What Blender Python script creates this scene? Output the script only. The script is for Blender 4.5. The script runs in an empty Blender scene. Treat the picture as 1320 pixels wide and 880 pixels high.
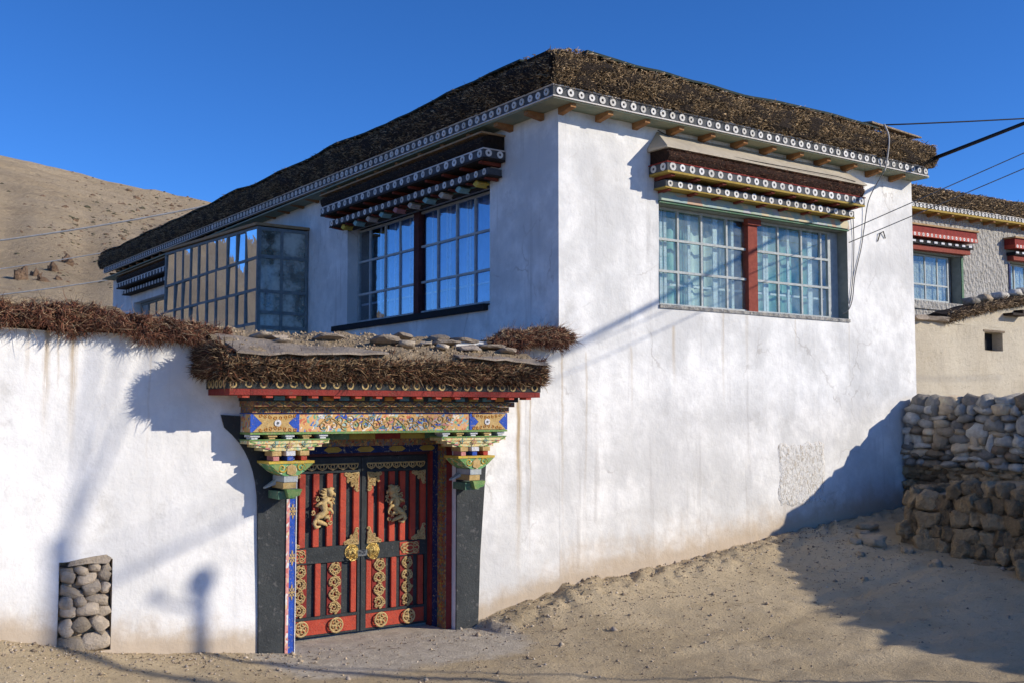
import bpy, bmesh, math, random
import numpy as np
from mathutils import Vector, Matrix, noise as mnoise
random.seed(7); rng = np.random.default_rng(11)
R_ = math.radians
sc = bpy.context.scene
col = sc.collection

# ------------------------------------------------------------------ camera
cam_d = bpy.data.cameras.new("camera"); cam = bpy.data.objects.new("camera", cam_d); col.objects.link(cam)
cam_d.sensor_width = 36; cam_d.lens = 36 * 1350 / 1320; cam_d.clip_end = 3000; cam_d.clip_start = .05
cam.location = (-7.94, -10.32, 2.48)
cam.rotation_euler = (R_(90) + math.atan(90 / 1350), 0, R_(55 - 90))
sc.camera = cam
# ------------------------------------------------------------------ light
SUN = Vector((-.90, 1.0, -.57)).normalized()          # direction the light travels
elev = math.asin(-SUN.z); azim = math.atan2(-SUN.x, -SUN.y)   # clockwise from +Y
w = bpy.data.worlds.new("World"); sc.world = w; w.use_nodes = True
nt = w.node_tree; bg = nt.nodes["Background"]
sky = nt.nodes.new("ShaderNodeTexSky"); sky.sky_type = 'NISHITA'; sky.sun_disc = False
sky.sun_elevation = elev; sky.sun_rotation = azim
sky.altitude = 4400; sky.air_density = 1.0; sky.dust_density = .0; sky.ozone_density = 6.0
hsv = nt.nodes.new("ShaderNodeHueSaturation"); hsv.inputs["Saturation"].default_value = 1.13; hsv.inputs["Hue"].default_value = .506
nt.links.new(sky.outputs[0], hsv.inputs["Color"]); nt.links.new(hsv.outputs[0], bg.inputs[0]); bg.inputs[1].default_value = .15
sl = bpy.data.lights.new("sun", 'SUN'); so = bpy.data.objects.new("sun", sl); col.objects.link(so)
sl.energy = 3.7; sl.angle = R_(.53); sl.color = (1, .905, .75)
so.rotation_euler = SUN.to_track_quat('-Z', 'Y').to_euler(); so.location = (20, -25, 25)
sc.view_settings.view_transform = 'Standard'; sc.view_settings.look = 'None'
sc.view_settings.exposure = 0.42; sc.view_settings.gamma = 1; sc.view_settings.use_curve_mapping = False
sc.render.engine = 'CYCLES'
sc.cycles.max_bounces = 8

# ------------------------------------------------------------------ materials
class NT:
    def __init__(s, name):
        s.m = bpy.data.materials.new(name); s.m.use_nodes = True
        s.t = s.m.node_tree; s.b = s.t.nodes["Principled BSDF"]; s.out = s.t.nodes["Material Output"]
        s.co = s.t.nodes.new("ShaderNodeNewGeometry").outputs["Position"]
        s.b.inputs["Specular IOR Level"].default_value = .25
    def n(s, k, **kw):
        x = s.t.nodes.new(k)
        for a, v in kw.items(): setattr(x, a, v)
        return x
    def l(s, a, b): s.t.links.new(a, b)
    def setv(s, sock, v):
        if hasattr(v, 'links') or hasattr(v, 'is_output'): s.l(v, sock)
        else: sock.default_value = v
    def vec(s, scale, src=None):
        m = s.n("ShaderNodeMapping"); m.inputs["Scale"].default_value = scale
        s.l(src or s.co, m.inputs[0]); return m.outputs[0]
    def noise(s, scale, detail=5, rough=.6, src=None, dist=0):
        n = s.n("ShaderNodeTexNoise"); n.inputs["Scale"].default_value = scale; n.inputs["Detail"].default_value = detail
        n.inputs["Roughness"].default_value = rough; n.inputs["Distortion"].default_value = dist
        s.l(src or s.co, n.inputs["Vector"]); return n.outputs["Fac"]
    def vor(s, scale, feature='F1', src=None, out="Distance"):
        n = s.n("ShaderNodeTexVoronoi", feature=feature); n.inputs["Scale"].default_value = scale
        s.l(src or s.co, n.inputs["Vector"]); return n.outputs[out]
    def ramp(s, f, stops):
        r = s.n("ShaderNodeValToRGB"); e = r.color_ramp.elements
        while len(e) < len(stops): e.new(.5)
        for i, (p, c) in enumerate(stops):
            e[i].position = p; e[i].color = (*c, 1) if not isinstance(c, (int, float)) else (c, c, c, 1)
        s.l(f, r.inputs[0]); return r.outputs[0]
    def rng(s, f, a, b, c=0, d=1):
        r = s.n("ShaderNodeMapRange"); r.interpolation_type = 'SMOOTHSTEP'
        for i, v in enumerate((a, b, c, d)): r.inputs[i + 1].default_value = v
        s.l(f, r.inputs[0]); return r.outputs[0]
    def math(s, op, a, b=0.):
        m = s.n("ShaderNodeMath", operation=op); s.setv(m.inputs[0], a); s.setv(m.inputs[1], b); return m.outputs[0]
    def mix(s, f, a, b, mode='MIX'):
        m = s.n("ShaderNodeMix", data_type='RGBA', blend_type=mode)
        s.setv(m.inputs[0], f)
        for i, v in ((6, a), (7, b)):
            if isinstance(v, tuple): m.inputs[i].default_value = (*v, 1)
            else: s.l(v, m.inputs[i])
        return m.outputs[2]
    def sep(s, src=None):
        x = s.n("ShaderNodeSeparateXYZ"); s.l(src or s.co, x.inputs[0]); return x.outputs
    def attr(s, nm, out="Fac"):
        a = s.n("ShaderNodeAttribute"); a.attribute_name = nm; return a.outputs[out]
    def objrand(s): return s.n("ShaderNodeObjectInfo").outputs["Random"]
    def bump(s, h, dist=.02, st=1.):
        b = s.n("ShaderNodeBump"); b.inputs["Distance"].default_value = dist; b.inputs["Strength"].default_value = st
        s.l(h, b.inputs["Height"]); s.l(b.outputs[0], s.b.inputs["Normal"])
    def base(s, c, rough=.9, metal=0, spec=None):
        s.setv(s.b.inputs["Base Color"], (*c, 1) if isinstance(c, tuple) else c)
        s.b.inputs["Roughness"].default_value = rough; s.b.inputs["Metallic"].default_value = metal
        if spec is not None: s.b.inputs["Specular IOR Level"].default_value = spec
        return s

MT = {}
def simple(name, c1, c2=None, scale=6, rough=.85, bump=.004, bscale=None, rnd=0, metal=0, wear=None):
    if wear is None and name.startswith(('paint_', 'gold', 'block')): wear = (.36, .30, .22)
    s = NT(name); f = s.noise(scale, 6, .65)
    c = s.mix(s.rng(f, .3, .7), c1, c2 or tuple(x * .7 for x in c1))
    if wear: c = s.mix(s.rng(s.noise(scale * 4, 5, .7), .56, .66), c, wear)
    if rnd: c = s.mix(rnd, c, s.ramp(s.objrand(), [(0, .12), (.5, .5), (1, .95)]), 'OVERLAY')
    s.base(c, rough, metal)
    if bump: s.bump(s.noise(bscale or scale * 6, 6, .7), bump * 3)
    MT[name] = s.m; return s.m

def plaster(name, drips=(), lo=(.60, .595, .58), hi=(.82, .81, .785), streak=.5):
    s = NT(name); xyz = s.sep()
    f = s.noise(.9, 8, .62); g = s.noise(4.2, 6, .7); wear = s.rng(s.noise(2.3, 9, .72), .55, .68)
    c = s.mix(s.rng(f, .40, .62), lo, hi)
    c = s.mix(s.rng(g, .36, .58, .55, 1), lo, c)
    st = s.noise(1., 5, .6, src=s.vec((5.5, 5.5, .35)))
    c = s.mix(s.math('MULTIPLY', s.rng(st, .56, .72), streak), c, (.44, .42, .40))
    c = s.mix(s.math('MULTIPLY', wear, .45), c, (.50, .485, .455))
    sp = s.rng(s.noise(38, 3, .7), .67, .75)
    c = s.mix(s.math('MULTIPLY', sp, .35), c, (.42, .40, .37))
    # hairline cracks
    wv = s.n("ShaderNodeVectorMath", operation='ADD')
    nn = s.n("ShaderNodeTexNoise"); nn.inputs["Scale"].default_value = 2.2; nn.inputs["Detail"].default_value = 6; s.l(s.co, nn.inputs["Vector"])
    sc2 = s.n("ShaderNodeVectorMath", operation='SCALE'); sc2.inputs[3].default_value = .8; s.l(nn.outputs["Color"], sc2.inputs[0])
    s.l(s.co, wv.inputs[0]); s.l(sc2.outputs[0], wv.inputs[1])
    e = s.vor(.55, 'DISTANCE_TO_EDGE', src=s.vec((1, 1, .8), wv.outputs[0]))
    cr = s.math('MULTIPLY', s.rng(e, .0, .012, 1, 0), s.rng(s.noise(.8, 3), .50, .62))
    c = s.mix(s.math('MULTIPLY', cr, .5), c, (.36, .33, .30))
    for (x0, wd, zt, zb, k) in drips:
        nx = s.math('ADD', xyz[0], s.math('MULTIPLY', s.math('SUBTRACT', s.noise(1.6, 3), .5), .10))
        d = s.math('ABSOLUTE', s.math('SUBTRACT', nx, x0))
        m = s.math('MULTIPLY', s.rng(d, 0, wd, 1, 0), s.math('MULTIPLY', s.rng(xyz[2], zb, zt, 0, 1), s.rng(xyz[2], zt, zt + .06, 1, 0)))
        m = s.math('MULTIPLY', m, s.rng(s.noise(1, 4, src=s.vec((60, 60, 1.2))), .28, .50))
        c = s.mix(s.math('MULTIPLY', m, k), c, (.38, .265, .125))
    dirt = s.attr("dirt")
    dm = s.rng(s.math('ADD', dirt, s.math('MULTIPLY', s.math('SUBTRACT', s.noise(3.2, 7, .7), .5), .9)), .22, .85)
    c = s.mix(s.math('MULTIPLY', dm, .85), c, (.46, .36, .25))
    s.base(c, .93)
    s.bump(s.math('ADD', s.math('MULTIPLY', s.noise(2.2, 6, .55), 1.2), s.math('MULTIPLY', s.noise(30, 5, .7), .12)), .036, .8)
    MT[name] = s.m; return s.m

plaster('plaster_house', drips=((-0.62, .06, 2.6, .1, .9), (-.45, .02, 2.6, .3, .6), (.05, .03, 3.4, .4, .5), (.42, .03, 3.2, .5, .35), (1.2, .04, 3.3, 2.2, .3), (2.9, .04, 3.85, 2.2, .4), (3.4, .05, 3.85, 2.9, .35), (1.95, .05, 3.6, 2.6, .45), (5.7, .02, 3.9, 2.5, .3), (4.45, .03, 3.85, 3.1, .3)))
plaster('plaster_yard', drips=((-5.93, .05, 3.3, 2.05, .75), (-5.70, .055, 3.3, 1.9, .8), (-6.1, .03, 3.25, 2.6, .5), (-5.83, .02, 3.2, 2.5, .5), (-5.0, .02, 3.1, 1.4, .25), (-.62, .04, 2.6, .1, .6), (-.52, .02, 2.6, .2, .5)), streak=.2, lo=(.68, .675, .66), hi=(.83, .82, .80))
def rough_plaster():
    s = NT('plaster_rough'); f = s.noise(2, 6)
    v = s.vor(9, 'F1', src=s.vec((1, 1, .7)))
    s.base(s.mix(f, (.34, .32, .29), (.62, .60, .56)), .95)
    s.bump(s.math('ADD', v, s.noise(16, 6, .7)), .12, 1); MT['plaster_rough'] = s.m
rough_plaster()
def patch_mat():
    s = NT('plaster_patch')
    v = s.noise(14, 4, .6, src=s.vec((2.2, 2.2, .9)), dist=1.6)
    c = s.mix(s.rng(v, .52, .60), (.76, .745, .71), (.50, .44, .36))
    c = s.mix(s.rng(s.noise(3, 4), .5, .7), c, (.72, .71, .69))
    s.base(c, .95); s.bump(v, .03, 1); MT['plaster_patch'] = s.m
patch_mat()

def dirt_mat(name, a, b, dark, peb=True, apron=False):
    s = NT(name)
    f = s.noise(.7, 8, .62); g = s.noise(9, 8, .72)
    c = s.mix(s.rng(f, .36, .64), a, b)
    c = s.mix(s.math('MULTIPLY', s.rng(g, .54, .68), .5), c, dark)
    c = s.mix(s.math('MULTIPLY', s.rng(s.noise(46, 4, .75), .60, .68), .6), c, dark)
    c = s.mix(s.math('MULTIPLY', s.rng(s.noise(60, 3, .7), .66, .72), .5), c, (.62, .56, .46))
    if apron:
        m = s.attr('apron')
        m = s.rng(s.math('ADD', m, s.math('MULTIPLY', s.math('SUBTRACT', s.noise(3.5, 6, .65), .5), 1.1)), .24, .85)
        c = s.mix(m, c, s.mix(s.rng(s.noise(6, 6), .35, .65), (.44, .385, .31), (.55, .49, .40)))
    s.base(c, .96)
    h = s.math('ADD', s.math('MULTIPLY', s.noise(5, 8, .7), 1.), s.math('MULTIPLY', s.noise(40, 5, .75), .35))
    s.bump(h, .04, 1); MT[name] = s.m
dirt_mat('dirt', (.44, .345, .215), (.55, .44, .285), (.25, .185, .11), apron=True)
dirt_mat('earth', (.40, .31, .205), (.48, .38, .26), (.20, .15, .10))
dirt_mat('mud_wall', (.50, .44, .34), (.58, .52, .41), (.32, .27, .19))

def hill_mat():
    s = NT('hill')
    f = s.noise(.02, 8, .6); g = s.noise(.25, 8, .7)
    c = s.mix(s.rng(f, .38, .62), (.43, .325, .20), (.53, .41, .26))
    c = s.mix(s.math('MULTIPLY', s.rng(g, .52, .66), .5), c, (.33, .24, .15))
    c = s.mix(s.math('MULTIPLY', s.rng(s.noise(.09, 8, .72), .58, .66), .5), c, (.34, .27, .16))
    c = s.mix(s.math('MULTIPLY', s.rng(s.noise(.55, 6, .8, src=s.vec((.5, .5, 1.6))), .61, .66), .75), c, (.17, .125, .085))
    s.base(c, .98); s.bump(s.noise(.4, 10, .75), 1.2, 1); MT['hill'] = s.m
hill_mat()

def twig_mat(name, rough=.85):
    s = NT(name); c = s.attr('tint', 'Color')
    c = s.mix(.35, c, s.ramp(s.noise(45, 4), [(.3, .15), (.7, .9)]), 'OVERLAY')
    s.base(c, rough); MT[name] = s.m
twig_mat('twig')
simple('brush_core', (.055, .036, .024), (.025, .017, .012), 22, bump=.03, bscale=60)
simple('brush_core_red', (.075, .034, .022), (.03, .017, .012), 22, bump=.03, bscale=60)
simple('band_grey', (.10, .105, .115), (.065, .07, .075), 5)
simple('white_trim', (.74, .71, .67), (.60, .56, .52), 8)
simple('disc_white', (.78, .77, .74), (.62, .60, .56), 14, rnd=.45)
simple('disc_dark', (.03, .03, .035))
simple('soffit_green', (.20, .25, .19), (.30, .30, .22), 5)
simple('rafter_wood', (.36, .19, .08), (.26, .12, .05), 9)
simple('rafter_red', (.24, .055, .03), (.15, .035, .025), 9)
simple('timber_dark', (.045, .032, .024), (.025, .018, .014), 9)
simple('timber_tan', (.42, .27, .14), (.32, .20, .10), 6)
simple('timber_yellow', (.40, .29, .06), (.30, .20, .05), 8)
simple('roof_sheet', (.50, .44, .34), (.40, .35, .27), 3)
simple('roof_earth', (.58, .45, .30), (.40, .30, .19), 9, bump=.04, bscale=24)
simple('membrane', (.03, .045, .04), (.02, .03, .026), 5)
simple('slate', (.25, .205, .165), (.36, .30, .24), 4, bump=.01, bscale=20, rnd=.3)
simple('frame_greywhite', (.50, .53, .52), (.38, .41, .41), 12)
simple('frame_dim', (.48, .51, .50), (.36, .39, .40), 12)
simple('frame_dark', (.24, .27, .27), (.17, .19, .19), 9)
simple('frame_black', (.02, .02, .022))
simple('post_red', (.30, .075, .05), (.22, .05, .035), 14)
simple('post_dark_red', (.09, .03, .028), (.06, .02, .02), 9)
simple('reveal_green', (.30, .32, .28), (.22, .24, .21), 5)
simple('paint_green', (.12, .22, .14), (.08, .16, .10), 9)
simple('paint_teal', (.13, .26, .25), (.09, .18, .18), 9)
simple('curtain', (.62, .66, .62), (.46, .52, .50), 3)
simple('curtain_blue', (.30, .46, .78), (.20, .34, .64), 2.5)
simple('curtain_teal', (.26, .44, .40), (.20, .36, .34), 3)
simple('room', (.10, .11, .11))
simple('gate_black', (.045, .052, .055), (.03, .034, .036), 7, wear=(.09, .09, .085))
simple('border_black', (.052, .058, .06), (.036, .040, .043), 3.5, bump=.006, wear=(.10, .10, .10))
simple('gate_red', (.50, .07, .034), (.36, .046, .027), 9, rough=.5, wear=(.34, .09, .055))
simple('fascia_red', (.27, .038, .03), (.18, .03, .026), 7, wear=(.20, .07, .05))
simple('gate_red_dark', (.26, .035, .028), (.18, .025, .02), 9)
simple('gold_paint', (.62, .44, .19), (.48, .31, .11), 20, rough=.5)
simple('gold_pale', (.70, .52, .25), (.50, .34, .13), 25, rough=.5)
simple('brass', (.72, .52, .18), (.50, .36, .12), 18, rough=.25, metal=.9)
simple('steel', (.20, .22, .24), (.12, .13, .14), 15, rough=.5, metal=.6)
simple('paint_blue', (.02, .09, .50), (.015, .065, .36), 9, rough=.5)
simple('paint_navy', (.012, .03, .12), (.01, .02, .08), 9)
simple('paint_white', (.72, .72, .74), (.55, .55, .58), 12)
simple('paint_orange', (.62, .28, .05), (.5, .2, .04), 14)
simple('paint_leaf', (.10, .27, .09), (.28, .36, .12), 16)
simple('paint_yellow', (.68, .50, .08), (.55, .36, .06), 14)
simple('block_teal', (.34, .54, .52), (.22, .42, .42), 18)
simple('block_pale', (.62, .58, .48), (.48, .36, .30), 18)
simple('paint_pink', (.62, .26, .24), (.5, .2, .2), 14)
simple('stone_grey', (.56, .52, .45), (.38, .35, .30), 7, bump=.02, bscale=20, rnd=.85)
simple('stone_tan', (.58, .46, .32), (.42, .33, .225), 7, bump=.02, bscale=20, rnd=.7)
simple('stone_mud', (.56, .405, .235), (.40, .285, .165), 8, bump=.05, bscale=18, rnd=.5)
simple('stone_niche', (.52, .435, .34), (.37, .31, .24), 9, bump=.012, bscale=25, rnd=.5)
simple('rock_red', (.38, .25, .16), (.25, .16, .10), .5, bump=.6, bscale=1.2)
simple('shrub', (.15, .13, .075), (.10, .088, .05), 1.2, bump=.1, bscale=4)
simple('cable_black', (.02, .02, .022), rough=.6, bump=0)
simple('cable_pale', (.52, .50, .47), rough=.6, bump=0)
simple('cord_grey', (.22, .22, .22), rough=.7, bump=0)
simple('pole_wood', (.22, .17, .12), (.15, .115, .08), 12)
simple('lamp_glass', (.5, .5, .5), rough=.3, bump=0)
simple('pebble', (.40, .33, .25), (.26, .21, .16), 9, rnd=0)

def scroll_paint(name, cols, scale, dist=2.5):
    """flat ornamental paintwork: curling bands of several colours"""
    s = NT(name)
    w_ = s.n("ShaderNodeTexWave", wave_type='RINGS', rings_direction='SPHERICAL'); 
    w_.inputs["Scale"].default_value = scale * .25; w_.inputs["Distortion"].default_value = dist * 4; w_.inputs["Detail"].default_value = 3; w_.inputs["Detail Scale"].default_value = 2.2
    s.l(s.co, w_.inputs[0])
    v = s.vor(scale, 'F1', out="Color"); vs = s.sep(v)[0]
    n = len(cols); c = s.n("ShaderNodeValToRGB"); c.color_ramp.interpolation = 'CONSTANT'; e = c.color_ramp.elements
    while len(e) < n: e.new(.5)
    for i, k in enumerate(cols): e[i].position = i / n; e[i].color = (*k, 1)
    s.l(vs, c.inputs[0])
    out = s.mix(s.rng(w_.outputs["Fac"], .60, .72), c.outputs[0], cols[0])
    ed = s.vor(scale, 'DISTANCE_TO_EDGE')
    out = s.mix(s.math('MULTIPLY', s.rng(ed, .03, .09, 1, 0), .25), out, cols[2])
    s.base(out, .6); s.bump(ed, .006, .6); MT[name] = s.m
GOLD = (.66, .42, .14)
scroll_paint('paint_scroll', [(.60, .36, .13), (.34, .46, .44), (.62, .33, .20), (.05, .16, .42), (.60, .36, .13), (.16, .36, .22), (.70, .64, .52), (.5, .14, .08), (.22, .40, .46)], 24)
scroll_paint('paint_cream_scroll', [(.62, .50, .22), (.30, .40, .18), (.66, .58, .38), (.56, .30, .12), (.58, .52, .28), (.34, .44, .32)], 30)
scroll_paint('paint_leaf_scroll', [(.13, .32, .12), (.56, .50, .22), (.20, .42, .24), (.66, .62, .46), (.12, .28, .14), (.58, .36, .10)], 22)
scroll_paint('paint_dim_scroll', [(.24, .11, .05), (.07, .13, .08), (.36, .23, .08), (.18, .045, .03), (.07, .10, .16)], 38)
scroll_paint('paint_lintel', [(.33, .40, .33), (.46, .30, .20), (.26, .36, .36), (.52, .44, .28), (.30, .38, .26), (.40, .40, .42)], 5, 1.5)
scroll_paint('paint_edge', [(.62, .30, .26), (.70, .66, .62), (.55, .16, .14), (.66, .5, .3)], 26, 1)

def glass(name, tint, fac, rough=.02, wav=.0015, film=None, filmfac=0):
    s = NT(name); s.t.nodes.remove(s.b)
    tr = s.n("ShaderNodeBsdfTransparent"); tr.inputs[0].default_value = (*tint, 1)
    gl = s.n("ShaderNodeBsdfGlossy"); gl.inputs["Roughness"].default_value = rough; gl.inputs[0].default_value = (.95, .97, 1, 1)
    b = s.n("ShaderNodeBump"); b.inputs["Distance"].default_value = wav; s.l(s.noise(3.5, 2), b.inputs["Height"]); s.l(b.outputs[0], gl.inputs["Normal"])
    mx = s.n("ShaderNodeMixShader"); lw = s.n("ShaderNodeLayerWeight"); lw.inputs[0].default_value = .5
    s.l(s.math('MINIMUM', s.math('ADD', s.math('POWER', lw.outputs[1], 4.), fac + .03), 1.), mx.inputs[0])
    base = tr.outputs[0]
    if film:
        df = s.n("ShaderNodeBsdfDiffuse"); df.inputs[0].default_value = (*film, 1)
        m2 = s.n("ShaderNodeMixShader"); s.l(s.math('MULTIPLY', s.rng(s.noise(2.6, 6, .65), .3, .7), filmfac), m2.inputs[0])
        s.l(base, m2.inputs[1]); s.l(df.outputs[0], m2.inputs[2]); base = m2.outputs[0]
    s.l(base, mx.inputs[1]); s.l(gl.outputs[0], mx.inputs[2]); s.l(mx.outputs[0], s.out.inputs[0])
    MT[name] = s.m
glass('glass_front', (.90, .97, .96), .0, film=(.50, .56, .55), filmfac=.16)
glass('glass_side', (.86, .92, .98), .07, wav=.0006)
glass('glass_sunroom', (.75, .80, .82), .38, film=(.34, .29, .22), filmfac=.35)
glass('glass_dim', (.62, .68, .64), .05, film=(.60, .62, .54), filmfac=.9)

# ------------------------------------------------------------------ geometry helpers
WL = {}                                            # world base of every object that has children
def wl(o): return WL.get(o.name, Vector((0, 0, 0)))
def link(o, parent, loc):
    col.objects.link(o)
    loc = Vector(loc); WL[o.name] = loc
    if parent: o.parent = parent; o.location = loc - wl(parent)
    else: o.location = loc
    return o
def tag(o, label=None, cat=None, group=None, kind=None):
    for k, v in (('label', label), ('category', cat), ('group', group), ('kind', kind)):
        if v: o[k] = v
    return o
def empty(name, loc, label=None, cat=None, group=None):
    o = bpy.data.objects.new(name, None); o.empty_display_size = .2
    link(o, None, loc); return tag(o, label, cat, group)
def copy_obj(o, parent, loc, rot=None, scale=None):
    c = o.copy(); link(c, parent, loc)
    if rot is not None: c.rotation_euler = rot
    if scale is not None: c.scale = scale
    return c

class MB:
    def __init__(s, T=None): s.v = []; s.f = []; s.m = []; s.mats = []; s.T = T
    def mi(s, mat):
        if mat not in s.mats: s.mats.append(mat)
        return s.mats.index(mat)
    def add(s, vs, fs, mat):
        k = len(s.v); i = s.mi(mat)
        for p in vs: s.v.append(tuple(s.T(*p)) if s.T else tuple(p))
        for f in fs: s.f.append(tuple(k + j for j in f)); s.m.append(i)
        return s
    def box(s, a, b, mat, taper=None):
        (x0, y0, z0), (x1, y1, z1) = a, b
        vs = [(x0, y0, z0), (x1, y0, z0), (x1, y1, z0), (x0, y1, z0), (x0, y0, z1), (x1, y0, z1), (x1, y1, z1), (x0, y1, z1)]
        return s.add(vs, [(0, 3, 2, 1), (4, 5, 6, 7), (0, 1, 5, 4), (1, 2, 6, 5), (2, 3, 7, 6), (3, 0, 4, 7)], mat)
    def hexa(s, lo, hi, mat):                       # 4 bottom + 4 top points
        return s.add(list(lo) + list(hi), [(0, 3, 2, 1), (4, 5, 6, 7), (0, 1, 5, 4), (1, 2, 6, 5), (2, 3, 7, 6), (3, 0, 4, 7)], mat)
    def prism(s, poly, y0, y1, mat):                # polygon in (x,z) extruded along y
        n = len(poly)
        vs = [(x, y0, z) for x, z in poly] + [(x, y1, z) for x, z in poly]
        fs = [tuple(range(n)), tuple(range(2 * n - 1, n - 1, -1))] + [(i, i + n, (i + 1) % n + n, (i + 1) % n) for i in range(n)]
        return s.add(vs, fs, mat)
    def tube(s, path, r, mat, seg=6, caps=True):
        path = [Vector(p) for p in path]; n = len(path)
        rs = r if isinstance(r, (list, tuple)) else [r] * n
        vs = []; up = Vector((0, 0, 1)); prev = None
        for i, p in enumerate(path):
            t = (path[min(i + 1, n - 1)] - path[max(i - 1, 0)]).normalized()
            if prev is None:
                a = t.cross(up)
                if a.length < .05: a = t.cross(Vector((1, 0, 0)))
                a.normalize()
            else:
                a = (prev - t * prev.dot(t)); a = a.normalized() if a.length > 1e-5 else t.orthogonal().normalized()
            prev = a; b = t.cross(a)
            for k in range(seg):
                q = 2 * math.pi * k / seg; vs.append(p + (a * math.cos(q) + b * math.sin(q)) * rs[i])
        fs = [(i * seg + k, i * seg + (k + 1) % seg, (i + 1) * seg + (k + 1) % seg, (i + 1) * seg + k) for i in range(n - 1) for k in range(seg)]
        if caps: fs += [tuple(range(seg - 1, -1, -1)), tuple(range((n - 1) * seg, n * seg))]
        return s.add(vs, fs, mat)
    def lathe(s, prof, mat, c=(0, 0, 0), axis='y', seg=14):   # prof: (radius, height); axis -y outward
        vs = []; n = len(prof)
        for r, h in prof:
            for k in range(seg):
                q = 2 * math.pi * k / seg
                p = (r * math.cos(q), -h, r * math.sin(q)) if axis == 'y' else (r * math.cos(q), r * math.sin(q), h)
                vs.append((p[0] + c[0], p[1] + c[1], p[2] + c[2]))
        fs = [(i * seg + k, i * seg + (k + 1) % seg, (i + 1) * seg + (k + 1) % seg, (i + 1) * seg + k) for i in range(n - 1) for k in range(seg)]
        fs += [tuple(range(seg - 1, -1, -1)), tuple(range((n - 1) * seg, n * seg))]
        return s.add(vs, fs, mat)
    def mesh(s, name, smooth=False, fix=True, origin=(0, 0, 0)):
        me = bpy.data.meshes.new(name); o = Vector(origin)
        me.from_pydata([tuple(Vector(p) - o) for p in s.v], [], s.f)
        for m in s.mats: me.materials.append(MT[m])
        me.polygons.foreach_set('material_index', s.m)
        if fix:
            bm = bmesh.new(); bm.from_mesh(me); bmesh.ops.recalc_face_normals(bm, faces=bm.faces); bm.to_mesh(me); bm.free()
        if smooth: me.polygons.foreach_set('use_smooth', [True] * len(me.polygons))
        return me
    def build(s, name, parent=None, origin=(0, 0, 0), smooth=False, fix=True, bevel=0):
        """vertices are in world space; the object's origin is placed at 'origin'"""
        me = s.mesh(name, smooth, fix, origin)
        o = bpy.data.objects.new(name, me); link(o, parent, origin)
        if bevel:
            b = o.modifiers.new('bevel', 'BEVEL'); b.width = bevel; b.segments = 2; b.limit_method = 'ANGLE'
        return o

def np_mesh(name, verts, faces, mats, tint=None, smooth=False):
    me = bpy.data.meshes.new(name); nf = len(faces); k = faces.shape[1]
    me.vertices.add(len(verts)); me.vertices.foreach_set('co', np.asarray(verts, np.float32).ravel())
    me.loops.add(nf * k); me.loops.foreach_set('vertex_index', faces.astype(np.int32).ravel())
    me.polygons.add(nf); me.polygons.foreach_set('loop_start', np.arange(0, nf * k, k, dtype=np.int32))
    if tint is not None:
        a = me.color_attributes.new('tint', 'FLOAT_COLOR', 'POINT')
        a.data.foreach_set('color', np.concatenate([tint, np.ones((len(tint), 1))], 1).astype(np.float32).ravel())
    if smooth: me.polygons.foreach_set('use_smooth', np.ones(nf, bool))
    me.update(calc_edges=True); me.validate()
    for m in mats: me.materials.append(MT[m])
    return me

def twigs(pos, d, length, rad, cols, bend=.35):
    """bent, tapered three-sided twigs: pos,d (N,3) length,rad (N,) cols (N,3)"""
    N = len(pos); d = d / np.linalg.norm(d, axis=1, keepdims=True)
    h = rng.normal(size=(N, 3)); a = np.cross(d, h); a /= np.linalg.norm(a, axis=1, keepdims=True); b = np.cross(d, a)
    mid = pos + d * (length * .55)[:, None]
    d2 = d + rng.normal(size=(N, 3)) * bend; d2 /= np.linalg.norm(d2, axis=1, keepdims=True)
    tip = mid + d2 * (length * .5)[:, None]
    V = np.zeros((N, 7, 3))
    for k in range(3):
        q = 2 * math.pi * k / 3; off = (a * math.cos(q) + b * math.sin(q)) * rad[:, None]
        V[:, k] = pos + off; V[:, 3 + k] = mid + off * .75
    V[:, 6] = tip
    F = []
    for k in range(3):
        j = (k + 1) % 3
        F += [(k, j, 3 + j), (k, 3 + j, 3 + k), (3 + k, 3 + j, 6)]
    F = np.array(F)[None] + (np.arange(N) * 7)[:, None, None]
    T = np.repeat(cols, 7, axis=0)
    return V.reshape(-1, 3), F.reshape(-1, 3), T
def pick(cols, N, jit=.25):
    c = np.array(cols)[rng.integers(0, len(cols), N)]
    return np.clip(c * (1 + rng.normal(size=(N, 1)) * jit), .004, 1)
def twig_part(name, sets, parent, core=None, origin=(0, 0, 0)):
    V = []; F = []; T = []; k = 0
    for v, f, t in sets: V.append(v); F.append(f + k); T.append(t); k += len(v)
    me = np_mesh(name, np.concatenate(V) - np.array(origin), np.concatenate(F), ['twig'], np.concatenate(T))
    o = bpy.data.objects.new(name, me); link(o, parent, origin); o['kind'] = 'stuff'
    return o
DARK = [(.10, .065, .04), (.06, .042, .03), (.15, .10, .06), (.045, .03, .022), (.22, .155, .095), (.10, .07, .045)]
REDB = [(.16, .06, .035), (.10, .042, .028), (.21, .095, .055), (.06, .03, .022), (.27, .16, .095), (.13, .05, .03)]
TAN = [(.42, .31, .19), (.36, .26, .16), (.48, .37, .24), (.28, .19, .12)]

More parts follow.
